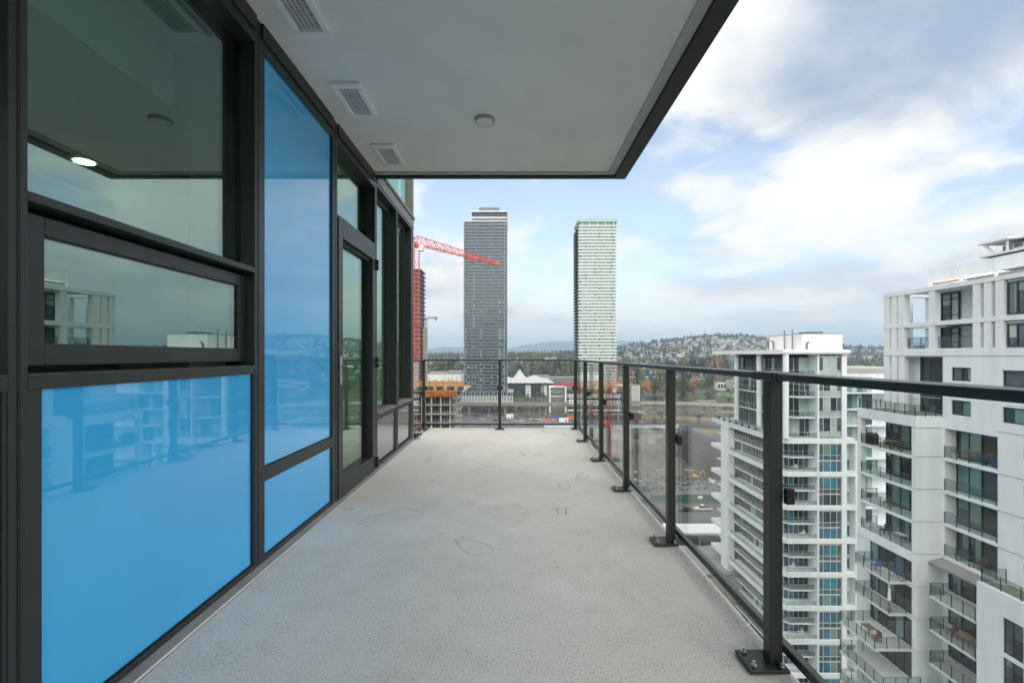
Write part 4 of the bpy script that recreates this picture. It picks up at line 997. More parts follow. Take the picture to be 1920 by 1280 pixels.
    bx('louvre_band', t, 41.7, 41.9, 20, 42.1, zt+.151, 8.2, 'shade_void'); bx('louvre_rail', t, 41.3, 41.38, 20, 42.1, 7.98, 8.1, 'tan_stone')
    bx('roof_timber', t, 41.3, 41.5, 42.2, 45.1, 8.05, 8.2, 'formwork_wood')
building_b()

def building_c():
    X = 113.4; zl = PZ(475.5, 108)
    t = thing('glass_tower', 'blue glass tower top with a flat white roof visor behind the white building', 'tower', (X, 105, GZ))
    bx('shaft', t, X+.8, X+30, 80, 110, GZ, zl-.5, 'glass_mid'); bx('ledge', t, X-.5, X+30, 80, 111, zl-.49, zl, 'white_paint')
    tr = bx('top_room', t, X+1.5, X+30, 80, 107.6, zl+.01, 26.6, 'glass_mid')
    for k in range(12): bx('mullion', tr, X+1.38, X+1.499, 107.4-k*2.2, 107.52-k*2.2, zl+.02, 26.6, 'mullion_white')
    part('roof_visor', MB().prism([(X-.6, 104.5), (X+8, 102), (X+20, 104), (X+20, 111.3), (X-.6, 111.3)], 27.7, 28.1), 'white_paint', t)
    part('roof_strut', MB().add([(X-.2, 110.6, 27.7), (X-.2, 110.0, 27.7), (X+.2, 108.7, zl), (X+.2, 108.2, zl), (X+.3, 110.6, 27.7), (X+.3, 110.0, 27.7), (X+.7, 108.7, zl), (X+.7, 108.2, zl)],
         [(0, 1, 3, 2), (4, 6, 7, 5), (0, 2, 6, 4), (1, 5, 7, 3), (0, 4, 5, 1), (2, 3, 7, 6)]), 'white_paint', t)
    bx('roof_post', t, X+.1, X+.5, 105.3, 105.6, zl+.01, 27.69, 'white_paint'); bx('roof_rail', t, X, X+.2, 84, 104, 25.2, 25.4, 'mullion_white')
    bx('lift_overrun', t, X+2, X+20, 88, 103.4, 26.61, 29.2, 'grey_guard')
building_c()

def building_a():
    GZ = -62.0
    t = thing('apartment_building', 'white and glass apartment tower with round columns behind the railing post', 'building', (52, 90, GZ))
    YF, XL = 79.0, 45.8; rng = random.Random(21); S = 2.885
    thick = [-13.55 - 2*S*k for k in range(9)]
    xr = PX(1587, YF)                                        # outer edge of the right white pier
    # ---------- upper set-back volume (three tall storeys under a thin roof)
    zt = 1.35; ztr = -13.1
    XG = 48.6                                                # its side glass
    rf = part('roof', MB().prism([(46.2, YF-.6), (xr+.1, YF-.6), (xr+.1, 104), (45.2, 104)], zt, zt+.75), 'white_paint', t)
    bx('roof_fascia', rf, 46.0, xr+.3, YF-.75, YF-.601, zt+.2, zt+.62, 'white_concrete')
    for y in (78.9, 87.4, 96.2): part('round_column', MB().tube((46.95, y, ztr), (46.95, y, zt-.001), .46, n=20), 'white_concrete', t, smooth=False)
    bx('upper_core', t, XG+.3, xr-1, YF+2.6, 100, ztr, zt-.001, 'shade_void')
    ul = [ztr + .3 + 3.5*k for k in range(4)]
    for k in range(4):
        z = ztr + 3.55*k; z2 = min(z+3.5, zt-.02)
        wb = MB(); n = 18; w = (100-(YF+2.0))/n                 # side glazing of this storey
        for i in range(n):
            wb.box(XG+.1, XG+.16, YF+2+i*w+.06, YF+2+(i+1)*w-.06, z+.05, z2-.4, rng.choices([0, 1, 2], [5, 4, 1])[0])
        part('side_glazing', wb, ['pane_dark', 'pane_grey', 'curtain_pale'], t, kind='stuff')
        for i in range(n+1): bx('side_mullion', t, XG+.02, XG+.2, YF+2+i*w-.04, YF+2+i*w+.04, z+.05, z2-.4, 'mullion_grey')
        if k: 
            bl = part('upper_balcony', MB().prism([(47.9, YF+1.4), (49.2, YF+.3), (52.3, YF+.3), (52.3, YF+2.5), (XG, YF+2.5), (XG, 99), (47.9, 99)], z-.22, z), 'white_concrete', t)
            guard(bl, [(47.95, 99), (47.95, YF+1.5), (49.2, YF+.36), (52.25, YF+.36)], z, step=1.6, m_='mullion_white', rail=True)
        for i in range(4):                                   # front glass behind the balcony
            a = XG + .15 + i*.98
            bx('front_pane', t, a+.05, a+.93, YF+2.3, YF+2.36, z+.06, z2-.3, rng.choice(['pane_dark', 'pane_grey', 'pane_dark', 'curtain_pale'])); bx('front_mullion', t, a-.05, a+.05, YF+2.24, YF+2.4, z+.05, z2-.3, 'mullion_white')
    # ---------- terrace on the lower volume
    tp = part('terrace', MB().prism([(XL, 105.5), (XL, YF+1.3), (47.3, YF-.1), (xr+1.4, YF-.1), (xr+1.4, 105.5)], ztr-.95, ztr-.05), 'white_concrete', t)
    guard(tp, [(XL+.15, 105), (XL+.15, YF+1.5), (47.4, YF+.1), (52.5, YF+.1)], ztr-.05, step=2.0, m_='mullion_white')
    # ---------- lower volume: thick bands every second storey, thin balcony slabs between
    def slab_outline(o=0.0): return [(XL+o, 106), (XL+o, YF+1.3), (47.3+o*.6, YF-.1+o), (52.45, YF-.1+o), (52.45, YF+3), (XL+3, YF+3), (XL+3, 106)]
    for k, z in enumerate(thick):
        if k: 
            b_ = part('band_slab', MB().prism([(XL, 97.2), (XL, YF+1.3), (47.3, YF-.1), (xr+1.5, YF-.1), (xr+1.5, YF+3), (XL+3, YF+3), (XL+3, 97.2)], z-.40, z+.40), 'white_concrete', t)
            part('band_slab', MB().box(XL, XL+3, 100.5, 106, z-.40, z+.40), 'white_concrete', t)
            guard(b_, [(XL+.15, 97), (XL+.15, YF+1.5), (47.4, YF+.1), (52.4, YF+.1)], z+.40, h=.85, step=1.7, m_='mullion_white', pr=.02)
        zm = z - S - .05
        m_ = part('thin_slab', MB().prism([(XL+.9, 97.2), (XL+.9, YF+2.0), (48.2, YF+.6), (52.45, YF+.6), (52.45, YF+3), (XL+3, YF+3), (XL+3, 97.2)], zm-.2, zm), 'white_concrete', t)
        part('thin_slab', MB().box(XL+.9, XL+3, 100.5, 105, zm-.2, zm), 'white_concrete', t)
        guard(m_, [(XL+1, 97), (XL+1, YF+2.1), (48.3, YF+.7), (52.4, YF+.7)], zm, h=.95, step=1.7, m_='mullion_white', pr=.02)
        for zz, top in ((zm+.001, z-.41), (z-2*S+.401, zm-.21)):
            if zz < GZ-3: continue
            wb = MB(); n = 24; w = (105.5-(YF+2.5))/n
            for i in range(n): wb.box(XL+2.2, XL+2.26, YF+2.5+i*w+.05, YF+2.5+(i+1)*w-.05, zz, top, rng.choices([0, 1, 2], [5, 5, .8])[0])
            part('side_glazing', wb, ['pane_dark', 'pane_grey', 'curtain_pale'], t, kind='stuff')
            mm = MB()
            for i in range(n+1): mm.box(XL+2.1, XL+2.3, YF+2.5+i*w-.04, YF+2.5+i*w+.04, zz, top)
            part('side_mullions', mm, 'mullion_grey', t, kind='stuff')
            for i in range(5):
                a = XL+2.3 + i*.87
                bx('front_pane', t, a+.05, a+.82, YF+2.5, YF+2.56, zz, top, 'curtain_blue' if i in (1,) and k else rng.choice(['pane_dark', 'pane_grey', 'pane_dark'])); bx('front_mullion', t, a-.04, a+.04, YF+2.44, YF+2.58, zz, top, 'mullion_white')
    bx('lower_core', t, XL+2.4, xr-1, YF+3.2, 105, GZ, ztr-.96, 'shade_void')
    bx('side_column', t, XL-.25, XL+1.2, 97.3, 100.4, GZ, ztr-.96, 'white_concrete')
    # ---------- right hand window bay, whole height
    a, b = 52.75, 56.55; bx('bay_mullion', t, 52.46, 52.74, YF-.05, YF+3, GZ, zt-.02, 'white_concrete')
    cols = [(a, a+.72), (a+.80, a+1.95), (a+2.03, a+3.05), (a+3.13, b)]
    lv = [zt - .05 - 3.45*k for k in range(4)] + [ztr - .96 - S*k for k in range(1, 14)]
    zz = [(ztr + .1 + 3.5*k, ztr + .1 + 3.5*(k+1) - .12) for k in range(4)] + [(ztr-.96-S*(k+1), ztr-.96-S*k-.12) for k in range(17)]
    for k, (z0, z1) in enumerate(zz):
        if z0 < GZ: break
        z1 = min(z1, zt-.06)
        up = k < 4
        for i, (p, q) in enumerate(cols):
            cm_ = 'pane_grey' if i == 0 else (rng.choice(['curtain_pale', 'curtain_pale', 'pane_dark']) if up else ('pane_dark' if k in (7, 8) and i else rng.choice(['curtain_blue', 'curtain_blue', 'curtain_blue', 'curtain_teal'])))
            if i == 3: cm_ = 'pane_grey'
            low = z0 + (z1-z0)*.30
            bx('bay_pane', t, p, q, YF+.10, YF+.16, low+.04, z1-.04, cm_); bx('bay_pane', t, p, q, YF+.10, YF+.16, z0+.04, low-.04, 'pane_grey' if not up else 'curtain_pale')
        bx('bay_transom', t, a, b, YF+.02, YF+.2, z1-.04, z1+.16, 'mullion_white'); bx('bay_transom', t, a, b, YF+.04, YF+.18, z0+(z1-z0)*.30-.04, z0+(z1-z0)*.30+.04, 'mullion_white')
    for (p, q), (p2, q2) in zip(cols, cols[1:]): bx('bay_bar', t, q, p2, YF+.04, YF+.18, GZ, zt-.06, 'mullion_white')
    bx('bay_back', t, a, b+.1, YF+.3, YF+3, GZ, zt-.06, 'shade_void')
    bx('right_pier', t, 56.62, xr, YF-.12, YF+4, GZ, zt-.01, 'white_concrete')
    for z in thick[1:]: bx('pier_collar', t, 52.75, xr+.01, YF-.16, YF-.121, z-.36, z+.35, 'white_concrete')
    # ---------- recessed strip right of the pier
    for k in range(20):
        z = ztr - .96 - S*k + S*5
        if z > -4.5 or z < GZ: continue
        bx('strip_slab', t, xr+.001, xr+12, YF+1.4, YF+6, z-.2, z, 'white_concrete')
        for i in range(7): bx('strip_pane', t, xr+.2+i*.9, xr+1.05+i*.9, YF+2.6, YF+2.7, z+.01, z+S-.25, rng.choice(['curtain_pale', 'curtain_pale', 'pane_grey', 'curtain_teal']))
    bx('strip_core', t, xr, xr+20, YF+2.8, 104, GZ, -1.9, 'white_concrete')
    bx('wing_parapet', t, xr, xr+20, YF+2.6, 104, -1.89, -1.2, 'concrete')
    bx('outer_pier', t, xr+1.51, xr+2.0, YF-.08, YF+1.39, GZ, -13.9, 'white_concrete')
    # ---------- plant room on the roof
    p0, p1, zp = PX(1503, 80), PX(1578, 80), PZ(626, 80)
    pr = bx('plant_room', t, p0, p1, 79.8, 90, zt+.751, zp, 'white_paint')
    bx('plant_roof', pr, p0-.05, p1+.05, 79.75, 90.05, zp+.001, zp+.1, 'roof_grey')
    bx('roof_hatch', pr, PX(1517, 82), PX(1543, 82), 82, 85, zp+.101, zp+.5, 'grey_guard')
    part('flue', MB().tube((PX(1513, 79.6), 79.6, zt+.76), (PX(1513, 79.6), 79.6, 3.2), .16, n=8).tube((PX(1513, 79.6), 79.6, 3.2), (PX(1517, 79.4), 79.4, 3.5), .16, n=8), 'roof_grey', pr)
    for y in (82, 84.4): part('vent_pipe', MB().tube((p0-.4, y, zt+.76), (p0-.4, y, zp+.9), .12, n=8), 'roof_grey', pr)
    part('bent_pipe', MB().tube((p0-.4, 88, zt+.76), (p0-.4, 88, 3.6), .13, n=8).tube((p0-.4, 88, 3.6), (p0-.4, 88.8, 4.0), .13, n=8), 'crane_grey', pr)
building_a()
# ================================================================== TREES
mat('bark', (0.09, 0.07, 0.055), 0.95, var=0.2, vscale=0.6)
def leafmat(n, c, v=.45): mat(n, c, 0.8, var=v, vscale=0.35, spec=0.2)
leafmat('leaf_conifer', (0.030, 0.052, 0.036)); leafmat('leaf_green', (0.055, 0.085, 0.030)); leafmat('leaf_olive', (0.13, 0.125, 0.045)); leafmat('leaf_gold', (0.30, 0.22, 0.06))
leafmat('leaf_orange', (0.42, 0.15, 0.035)); leafmat('leaf_red', (0.20, 0.045, 0.03)); leafmat('leaf_brown', (0.13, 0.085, 0.06)); leafmat('leaf_hazed', (0.022, 0.042, 0.048))  # the last leaf colour has the blue of distance haze mixed in
def conifer_mesh(seed, h=1.0):
    rg = np.random.RandomState(seed); mb = MB(); n = 620
    for i in range(n):
        t = rg.beta(1.1, 1.5); z = .10 + .90*t; rad = (.20*(1-t)**.85 + .012)*(0.75+.25*math.sin(t*46)) * rg.uniform(.55, 1.12)
        a = rg.uniform(0, 6.283); s = .030*(1.2-t*.7)*rg.uniform(.7, 1.5)
        c = Vector((rad*math.cos(a), rad*math.sin(a), z - rad*.35)); o = Vector((math.cos(a), math.sin(a), -.45)).normalized()*s*1.7; sd = Vector((-math.sin(a), math.cos(a), rg.uniform(-.5, .5)))*s
        mb.add([c-o-sd*.4, c-sd, c+o, c+sd], [(0, 1, 2, 3)])
    tr = MB().tube((0, 0, 0), (0, 0, .97), .016, .003, n=6)
    return mb, tr
def broad_mesh(seed, wide=.36, low=.22, n=760, gaps=9):
    rg = np.random.RandomState(seed); mb = MB(); tr = MB().tube((0, 0, 0), (0, 0, .42), .022, .014, n=6)
    cl = []
    for k in range(gaps):
        a = rg.uniform(0, 6.283); r = wide*math.sqrt(rg.uniform(0, .75)); z = low + (1-low)*rg.uniform(.2, .85)
        q = wide*.95*math.sqrt(max(.05, 1-((z-low)/(1-low)*2-1)**2)); r = min(r, q)
        c = Vector((r*math.cos(a), r*math.sin(a), z)); cl.append((c, rg.uniform(.11, .19)))
        tr.tube((0, 0, rg.uniform(.2, .4)), c, .010, .003, n=4)
    cl.append((Vector((0, 0, .82)), .17))
    for i in range(n):
        c, r = cl[rg.randint(len(cl))]; d = Vector(rg.normal(size=3)); d.normalize(); p = c + d*r*rg.uniform(.55, 1.05); p.z = min(p.z, 1.0)
        s = rg.uniform(.016, .034); u = Vector(rg.normal(size=3)); u = (u - d*u.dot(d)*.7).normalized(); v = u.cross(d + Vector(rg.normal(size=3))*.4).normalized()
        mb.add([p-u*s, p-v*s*.7, p+u*s, p+v*s*.7], [(0, 1, 2, 3)])
    return mb, tr
PROTO = {}
def proto(kind, leaf, seed):
    k = (kind, leaf, seed)
    if k not in PROTO:
        c, t = conifer_mesh(seed) if kind == 'c' else (broad_mesh(seed, .15, .05, 700, 12) if kind == 'p' else broad_mesh(seed))
        PROTO[k] = (c.mesh('crown', leaf), t.mesh('trunk', 'bark'))
    return PROTO[k]
def put_tree(name, label, x, y, h, kind, leaf, seed, group, wide=1.0, z=None):
    cm, tm = proto(kind, leaf, seed); rg = random.Random(int(x*7+y*13))
    o = thing(name, label, 'tree', (x, y, float(terrain(x, y)) - .2 if z is None else z), group)
    o.scale = (h*wide, h*wide, h); o.rotation_euler.z = rg.uniform(0, 6.28)
    for n_, me in (('trunk', tm), ('crown', cm)):
        c = bpy.data.objects.new(n_, me); col.objects.link(c); c.parent = o
    return o
def on_ground(px, py):
    """first point of the terrain that the photo column/row meets"""
    D = 130.0
    while D < 2300:
        x = PX(px, D); z = float(terrain(x, D))
        if VY + (EYE - z)/D*F <= py: return x, D
        D *= 1.006
    return PX(px, 2000), 2000.0
singles = [  # px, base py, height px, kind, leaf, width, name, label
    (970, 752, 20, 'b', 'leaf_olive', 1.25, 'street_tree', 'rounded golden green street tree at the mall corner'),
    (989, 752, 15, 'b', 'leaf_brown', 1.1, 'street_tree', 'dark reddish street tree between two rounded green ones'),
    (1004, 751, 16, 'b', 'leaf_olive', 1.3, 'street_tree', 'olive street tree in front of the tent roofed hall'),
    (1019, 751, 17, 'b', 'leaf_green', 1.3, 'street_tree', 'green street tree left of the white portal frame'),
    (1204, 742, 26, 'b', 'leaf_gold', 1.1, 'autumn_tree', 'yellow autumn tree behind the railing, nearest the mint tower'),
    (1215, 743, 27, 'b', 'leaf_orange', 1.1, 'autumn_tree', 'bright orange autumn tree left of the dark red one'),
    (1226, 742, 20, 'b', 'leaf_red', 0.9, 'autumn_tree', 'dark red autumn tree between orange and brown ones'),
    (1236, 743, 28, 'b', 'leaf_olive', 1.0, 'autumn_tree', 'olive brown tree right of the dark red tree'),
    (1247, 742, 24, 'b', 'leaf_gold', 1.0, 'autumn_tree', 'tawny autumn tree next to the second railing post'),
    (1300, 742, 36, 'b', 'leaf_orange', .9, 'autumn_tree', 'tall orange autumn tree seen alone right of the thick post'),
    (1299, 746, 20, 'b', 'leaf_red', .8, 'autumn_tree', 'small red tree in front of the tall orange tree'),
    (1281, 752, 44, 'b', 'leaf_green', .8, 'broadleaf_tree', 'tall dark green tree added in place of a post reflection in the railing glass'),  # added tree, stands in for a dark post reflection in the glass
    (1329, 748, 20, 'b', 'leaf_brown', 1.5, 'broadleaf_tree', 'wide bare brown tree left of the green lawn'),
    (1332, 728, 27, 'b', 'leaf_green', 1.1, 'broadleaf_tree', 'dark green tree behind the bare brown tree'),
    (1364, 730, 22, 'b', 'leaf_green', 1.1, 'broadleaf_tree', 'dark green tree above the bright lawn'),
    (1203, 760, 12, 'b', 'leaf_brown', 1.3, 'broadleaf_tree', 'small russet tree at the car park edge, left one'),
    (1239, 760, 13, 'b', 'leaf_brown', 1.3, 'broadleaf_tree', 'small russet tree at the car park edge, right one'),
    (1281, 705, 36, 'b', 'leaf_olive', 1.0, 'broadleaf_tree', 'big olive tree rising above the top rail'),
    (1235, 700, 27, 'b', 'leaf_brown', 1.1, 'broadleaf_tree', 'brownish green tree above the rail, below the hill'),
    (1328, 704, 44, 'b', 'leaf_olive', .7, 'broadleaf_tree', 'narrow green tree left of the orange brick block'),
    (1361, 704, 40, 'b', 'leaf_green', .8, 'broadleaf_tree', 'narrow green tree just left of the white roof'),
    (1340, 706, 34, 'c', 'leaf_conifer', 1.0, 'conifer', 'slim dark conifer in front of the orange brick block'),
    (1180, 704, 32, 'b', 'leaf_olive', 1.0, 'broadleaf_tree', 'round olive tree right of the mint tower'),
]
for i, (px, py, hp, kd, lf, w, nm, lb) in enumerate(singles):
    x, y = on_ground(px, py); put_tree(nm, lb, x, y, hp/F*y, kd, lf, 3+i % 3, None, w)
rg = random.Random(31)
for i in range(16):                                       # dark conifers in a row below the hill
    px = 1255 + i*6.2 + rg.uniform(-2, 2); x, y = on_ground(px, 700+rg.uniform(-4, 4))
    put_tree('conifer', 'dark conifer in the dense row just above the railing', x, y, rg.uniform(20, 33)/F*y, 'c', 'leaf_conifer', 1+i % 3, 'row of dark conifers below the hill', 1.5)
for i in range(44):                                       # row of golden poplars
    px = 957 + i*2.45 + rg.uniform(-1, 1); x, y = on_ground(px, 674)
    put_tree('poplar_tree', 'golden poplar in the long row between the two towers', x, y, rg.uniform(11, 16)/F*y, 'p', 'leaf_gold' if rg.random() < .45 else 'leaf_olive', 5+i % 3, 'row of golden poplars', 1.2)
for i in range(30):                                       # shrubs and trees under the guideway
    px = 884 + i*4.8 + rg.uniform(-2, 2); x, y = on_ground(px, rg.uniform(768, 775))
    put_tree('shrub', 'leafy shrub growing in the strip under the guideway', x, y, rg.uniform(8, 13)/F*y, 'b', rg.choice(['leaf_green', 'leaf_green', 'leaf_olive', 'leaf_brown']), 3+i % 3, 'shrubs under the guideway', 1.5)
for i in range(40):                                       # hedge row and garden trees right of the mint tower
    px = rg.uniform(1168, 1400); py = rg.uniform(728, 757); x, y = on_ground(px, py)
    put_tree('garden_tree', 'small tree in the parkland right of the mint tower', x, y, rg.uniform(9, 18)/F*y, 'b', rg.choice(['leaf_green', 'leaf_olive', 'leaf_brown', 'leaf_green', 'leaf_gold']), 3+i % 3, 'small parkland trees', 1.4)
for i in range(60):                                       # bigger trees on the slope behind the mall
    px = rg.choice([rg.uniform(798, 868), rg.uniform(955, 1078), rg.uniform(955, 1078), rg.uniform(1160, 1420)]); py = rg.uniform(696, 716); x, y = on_ground(px, py)
    if y < 625: continue
    kd = rg.choice('ccb'); put_tree('slope_tree', 'dark tree on the wooded slope behind the mall', x, y, rg.uniform(17, 30)/F*y, kd, 'leaf_conifer' if kd == 'c' else rg.choice(['leaf_green', 'leaf_olive', 'leaf_brown']), 1+i % 3, 'trees on the slope behind the mall', 1.3)

# far woodland, one mass
def woodland():
    rs_ = np.random.RandomState(12); n = 17000
    D = 680*np.exp(rs_.uniform(0, 1, n)*math.log(2080/680)); a = rs_.uniform(-.62, 1.15, n); X = a*D
    zz = terrain(X, D); keep = np.ones(n, bool)
    den = .55 + .45*np.sin(X*.012+2)*np.sin(D*.009) + .25*np.sin(X*.04)
    ridge = D > 1830
    keep &= (rs_.uniform(0, 1, n) < np.clip(den, .12, 1)) | ridge
    V = []; Fc = []; Mi = []
    ang = np.linspace(0, 2*np.pi, 7)[:-1]
    for i in np.nonzero(keep)[0]:
        con = rs_.rand() < (.72 if D[i] > 1300 else .45); x, y, z = X[i], D[i], zz[i]
        if con:
            h = rs_.uniform(11, 21) * (1.25 if D[i] > 1830 and rs_.rand() < .35 else 1); r = h*rs_.uniform(.16, .23); mi = 0 if rs_.rand() < (.6 if D[i] < 1300 else .25) else 1  # far conifers get the haze-tinted leaf colour more often
            for (z0, z1, rr) in ((.12, .55, 1), (.38, .80, .72), (.62, 1.0, .45)):
                o = len(V); jit = rs_.uniform(.6, 1.25, 6)
                V += [(x+r*rr*j*math.cos(t), y+r*rr*j*math.sin(t), z+h*(z0+.05*(j-1))) for t, j in zip(ang, jit)] + [(x, y, z+h*z1)]
                Fc += [(o+k, o+(k+1) % 6, o+6) for k in range(6)]; Mi += [mi]*6
        else:
            h = rs_.uniform(8, 15); r = h*rs_.uniform(.35, .5); o = len(V); mi = rs_.choice([2, 2, 3, 3, 4, 5], p=[.32, .30, .18, .10, .085, .015])
            for (zf, rf) in ((.18, .6), (.5, 1.0), (.82, .7)):
                jit = rs_.uniform(.65, 1.25, 6); V += [(x+r*rf*j*math.cos(t+zf*2), y+r*rf*j*math.sin(t+zf*2), z+h*(zf+.12*(j-1))) for t, j in zip(ang, jit)]
            V.append((x+rs_.uniform(-1, 1), y, z+h))
            for L_ in (0, 6):
                Fc += [(o+L_+k, o+L_+(k+1) % 6, o+L_+6+(k+1) % 6, o+L_+6+k) for k in range(6)]; Mi += [mi]*6
            Fc += [(o+12+k, o+12+(k+1) % 6, o+18) for k in range(6)]; Mi += [mi]*6
    mb = MB(); mb.v = V; mb.f = Fc; mb.m = [int(m_) for m_ in Mi]
    o = part('woodland', mb, ['leaf_conifer', 'leaf_hazed', 'leaf_green', 'leaf_olive', 'leaf_brown', 'leaf_orange']); o['kind'] = 'stuff'
    tag(o, 'far woodland covering the slopes and the hill', 'woodland')
woodland()

# ================================================================== HOUSES ON THE SLOPES
mat('house_white', (0.60, 0.60, 0.60), 0.8); mat('house_cream', (0.62, 0.56, 0.46), 0.8); mat('house_grey', (0.36, 0.38, 0.40), 0.8)
mat('roof_dark', (0.12, 0.12, 0.13), 0.9); mat('roof_red', (0.30, 0.11, 0.08), 0.9); mat('roof_pale', (0.27, 0.28, 0.31), 0.9)
def house_mesh(w, d, h, rh, wall, roof):
    mb = MB().box(-w/2, w/2, -d/2, d/2, -3, h, 0)
    e = .5; mb.add([(-w/2-e, -d/2-e, h-.1), (w/2+e, -d/2-e, h-.1), (w/2+e, d/2+e, h-.1), (-w/2-e, d/2+e, h-.1), (-w/2-e, 0, h+rh), (w/2+e, 0, h+rh)],
                   [(0, 1, 5, 4), (2, 3, 4, 5), (0, 4, 3), (1, 2, 5), (0, 3, 2, 1)], 1)
    for k in range(3):
        x = -w/2 + w*(k+.5)/3; mb.box(x-.8, x+.8, -d/2-.06, -d/2-.005, 1.0, 2.4, 2); mb.box(x-.8, x+.8, -d/2-.06, -d/2-.005, 3.6, 5.0, 2)
    return mb.mesh('house', [wall, roof, 'glass_dark'])
HM = [house_mesh(*a) for a in ((12, 9, 6.2, 2.4, 'house_white', 'roof_dark'), (14, 10, 6.0, 2.2, 'house_white', 'roof_pale'), (11, 9, 6.4, 2.8, 'house_cream', 'roof_dark'),
                               (13, 9, 5.8, 2.4, 'house_grey', 'roof_pale'), (12, 10, 6.2, 2.5, 'house_white', 'roof_red'), (18, 10, 7.5, 1.0, 'house_white', 'roof_pale'))]
def houses():
    rs_ = random.Random(77); spots = []
    for i in range(720):
        a = rs_.uniform(.19, .85) if i % 3 else rs_.uniform(-.3, .5); D = rs_.uniform(1330, 1840) if i % 3 else rs_.uniform(760, 1500)
        if -.08 < a < .2 and D < 900: continue
        spots.append((D, a))
    spots.sort(); n = 0; mb = MB()
    seen = 0
    for D, a in spots:
        x = a*D; z = float(terrain(x, D)); k = rs_.choices(range(6), [5, 4, 3, 2, 1.5, 2])[0]
        if a < -.05 and D > 1100: k = 4 if rs_.random() < .6 else k
        rz = rs_.uniform(-.5, .5)
        if n < 300:
            o = link('house', HM[k], None, (x, D, z+.3), rz); n += 1
            lab = {0: 'white two storey house with dark roof', 1: 'white two storey house with pale grey roof', 2: 'cream house with dark roof', 3: 'grey house with pale roof', 4: 'white house with red roof', 5: 'long flat roofed white house'}[k]
            tag(o, lab + (' on the hillside' if a > .19 else ' on the wooded slope behind the mall'), 'house', 'houses on the wooded slopes')
        else:
            me = HM[k]; c, s = math.cos(rz), math.sin(rz); vv = [(x+v.co.x*c-v.co.y*s, D+v.co.x*s+v.co.y*c, z+.3+v.co.z) for v in me.vertices]
            off = len(mb.v); mb.v += vv
            for p in me.polygons: mb.f.append(tuple(off+i for i in p.vertices)); mb.m.append({0: [0, 3, 5], 1: [0, 4, 5], 2: [1, 3, 5], 3: [2, 4, 5], 4: [0, 6, 5], 5: [0, 4, 5]}[k][p.material_index])
    o = part('distant_houses', mb, ['house_white', 'house_cream', 'house_grey', 'roof_dark', 'roof_pale', 'glass_dark', 'roof_red']); o['kind'] = 'stuff'
    tag(o, 'farthest houses scattered over the hill', 'houses')
houses()

# ================================================================== CARS
mat('tyre', (0.02, 0.02, 0.02), 0.8); mat('car_glass', (0.02, 0.025, 0.03), 0.08); mat('lamp_red', (0.4, 0.02, 0.02), 0.3); mat('rim', (0.5, 0.5, 0.5), 0.35, 0.8)
for n_, c in (('car_white', (.75, .75, .75)), ('car_black', (.02, .02, .022)), ('car_silver', (.42, .43, .45)), ('car_red', (.40, .03, .03)), ('car_blue', (.04, .09, .25))): mat(n_, c, .3, coat=.8)
def prism_side(mb, prof, y0, y1, mi=0): return mb.prism_y(prof, y0, y1, mi)
def car(paint, pickup=False):
    t = bpy.data.objects.new('pickup_truck' if pickup else 'parked_car', None); col.objects.link(t)
    L_ = 2.75 if pickup else 2.25
    if pickup:
        low = [(-L_, .45), (-L_, 1.05), (-.35, 1.05), (-.35, 1.08), (1.25, 1.08), (L_-.1, .98), (L_, .5)]; up = [(-.35, 1.085), (-.25, 1.78), (.75, 1.78), (1.3, 1.085)]
    else:
        low = [(-L_, .40), (-L_+.03, .88), (-1.5, .96), (1.0, .92), (L_-.1, .74), (L_, .42)]; up = [(-1.75, .965), (-1.15, 1.44), (.25, 1.46), (1.05, .925)]
    b = part('body', MB().prism_y(low, -.9, .9), paint, t, bevel=.07)
    part('cabin', MB().prism_y(up, -.78, .78), 'car_glass', t, bevel=.05); x0, x1 = up[1][0], up[2][0]; bx('roof', t, x0+.03, x1-.03, -.76, .76, up[1][1]+.025, up[1][1]+.06, paint, bevel=.02)
    if pickup: part('cargo_bed', MB().box(-L_+.1, -.5, -.75, .75, 1.052, 1.07), 'tyre', b)
    for x in (-L_*.62, L_*.62):
        for y in (-.82, .82):
            w = part('wheel', MB().tube((x, y-.11, .34), (x, y+.11, .34), .34, n=14), 'tyre', t); part('rim', MB().tube((x, y-.12, .34), (x, y+.12, .34), .2, n=10), 'rim', w)
    for y in (-.65, .65):
        bx('headlight', t, L_-.09, L_-.02, y-.16, y+.16, .62, .74, 'rim'); bx('tail_light', t, -L_-.01, -L_+.04, y-.14, y+.14, .66, .82, 'lamp_red')
    return t
def place_car(proto_, x, y, rz, label, group=None, z=None, first={}):
    k = proto_.name
    o = proto_ if k not in first else copy_tree(proto_); first[k] = 1
    o.location = (x, y, GZ + .07 if z is None else z); o.rotation_euler.z = rz
    tag(o, label, 'truck' if 'pickup' in k else 'car', group)
    return o
cars = {c: car('car_'+c) for c in ('white', 'black', 'silver', 'red', 'blue')}; pick = car('car_white', True)
x, y = PG(1318, 957); place_car(pick, x, y, math.pi, 'white pickup truck parked by the green site fence')
x, y = PG(1286, 958); place_car(cars['black'], x, y, math.pi, 'black car parked behind the white pickup truck')
x, y = PG(1293, 876, -69.5); place_car(pick, x, y, 2.6, 'white pickup truck down in the excavation', z=float(terrain(x, y))+.1)
rg = random.Random(8)
for (px, py, c) in ((893, 781, 'black'), (917, 780, 'silver'), (930, 789, 'black'), (955, 786, 'white'), (964, 791, 'silver'), (968, 784, 'black'), (989, 782, 'black'), (1002, 789, 'blue'), (872, 779, 'red'), (905, 788, 'white'),
                    (940, 777, 'silver'), (1015, 788, 'white'), (1050, 789, 'black'), (978, 790, 'white'), (885, 791, 'silver')):
    x, y = PG(px, py); place_car(cars[c], x, y, rg.choice([0, math.pi]) + rg.uniform(-.15, .15), f'{c} car on the car park between the towers', 'cars on the car park')
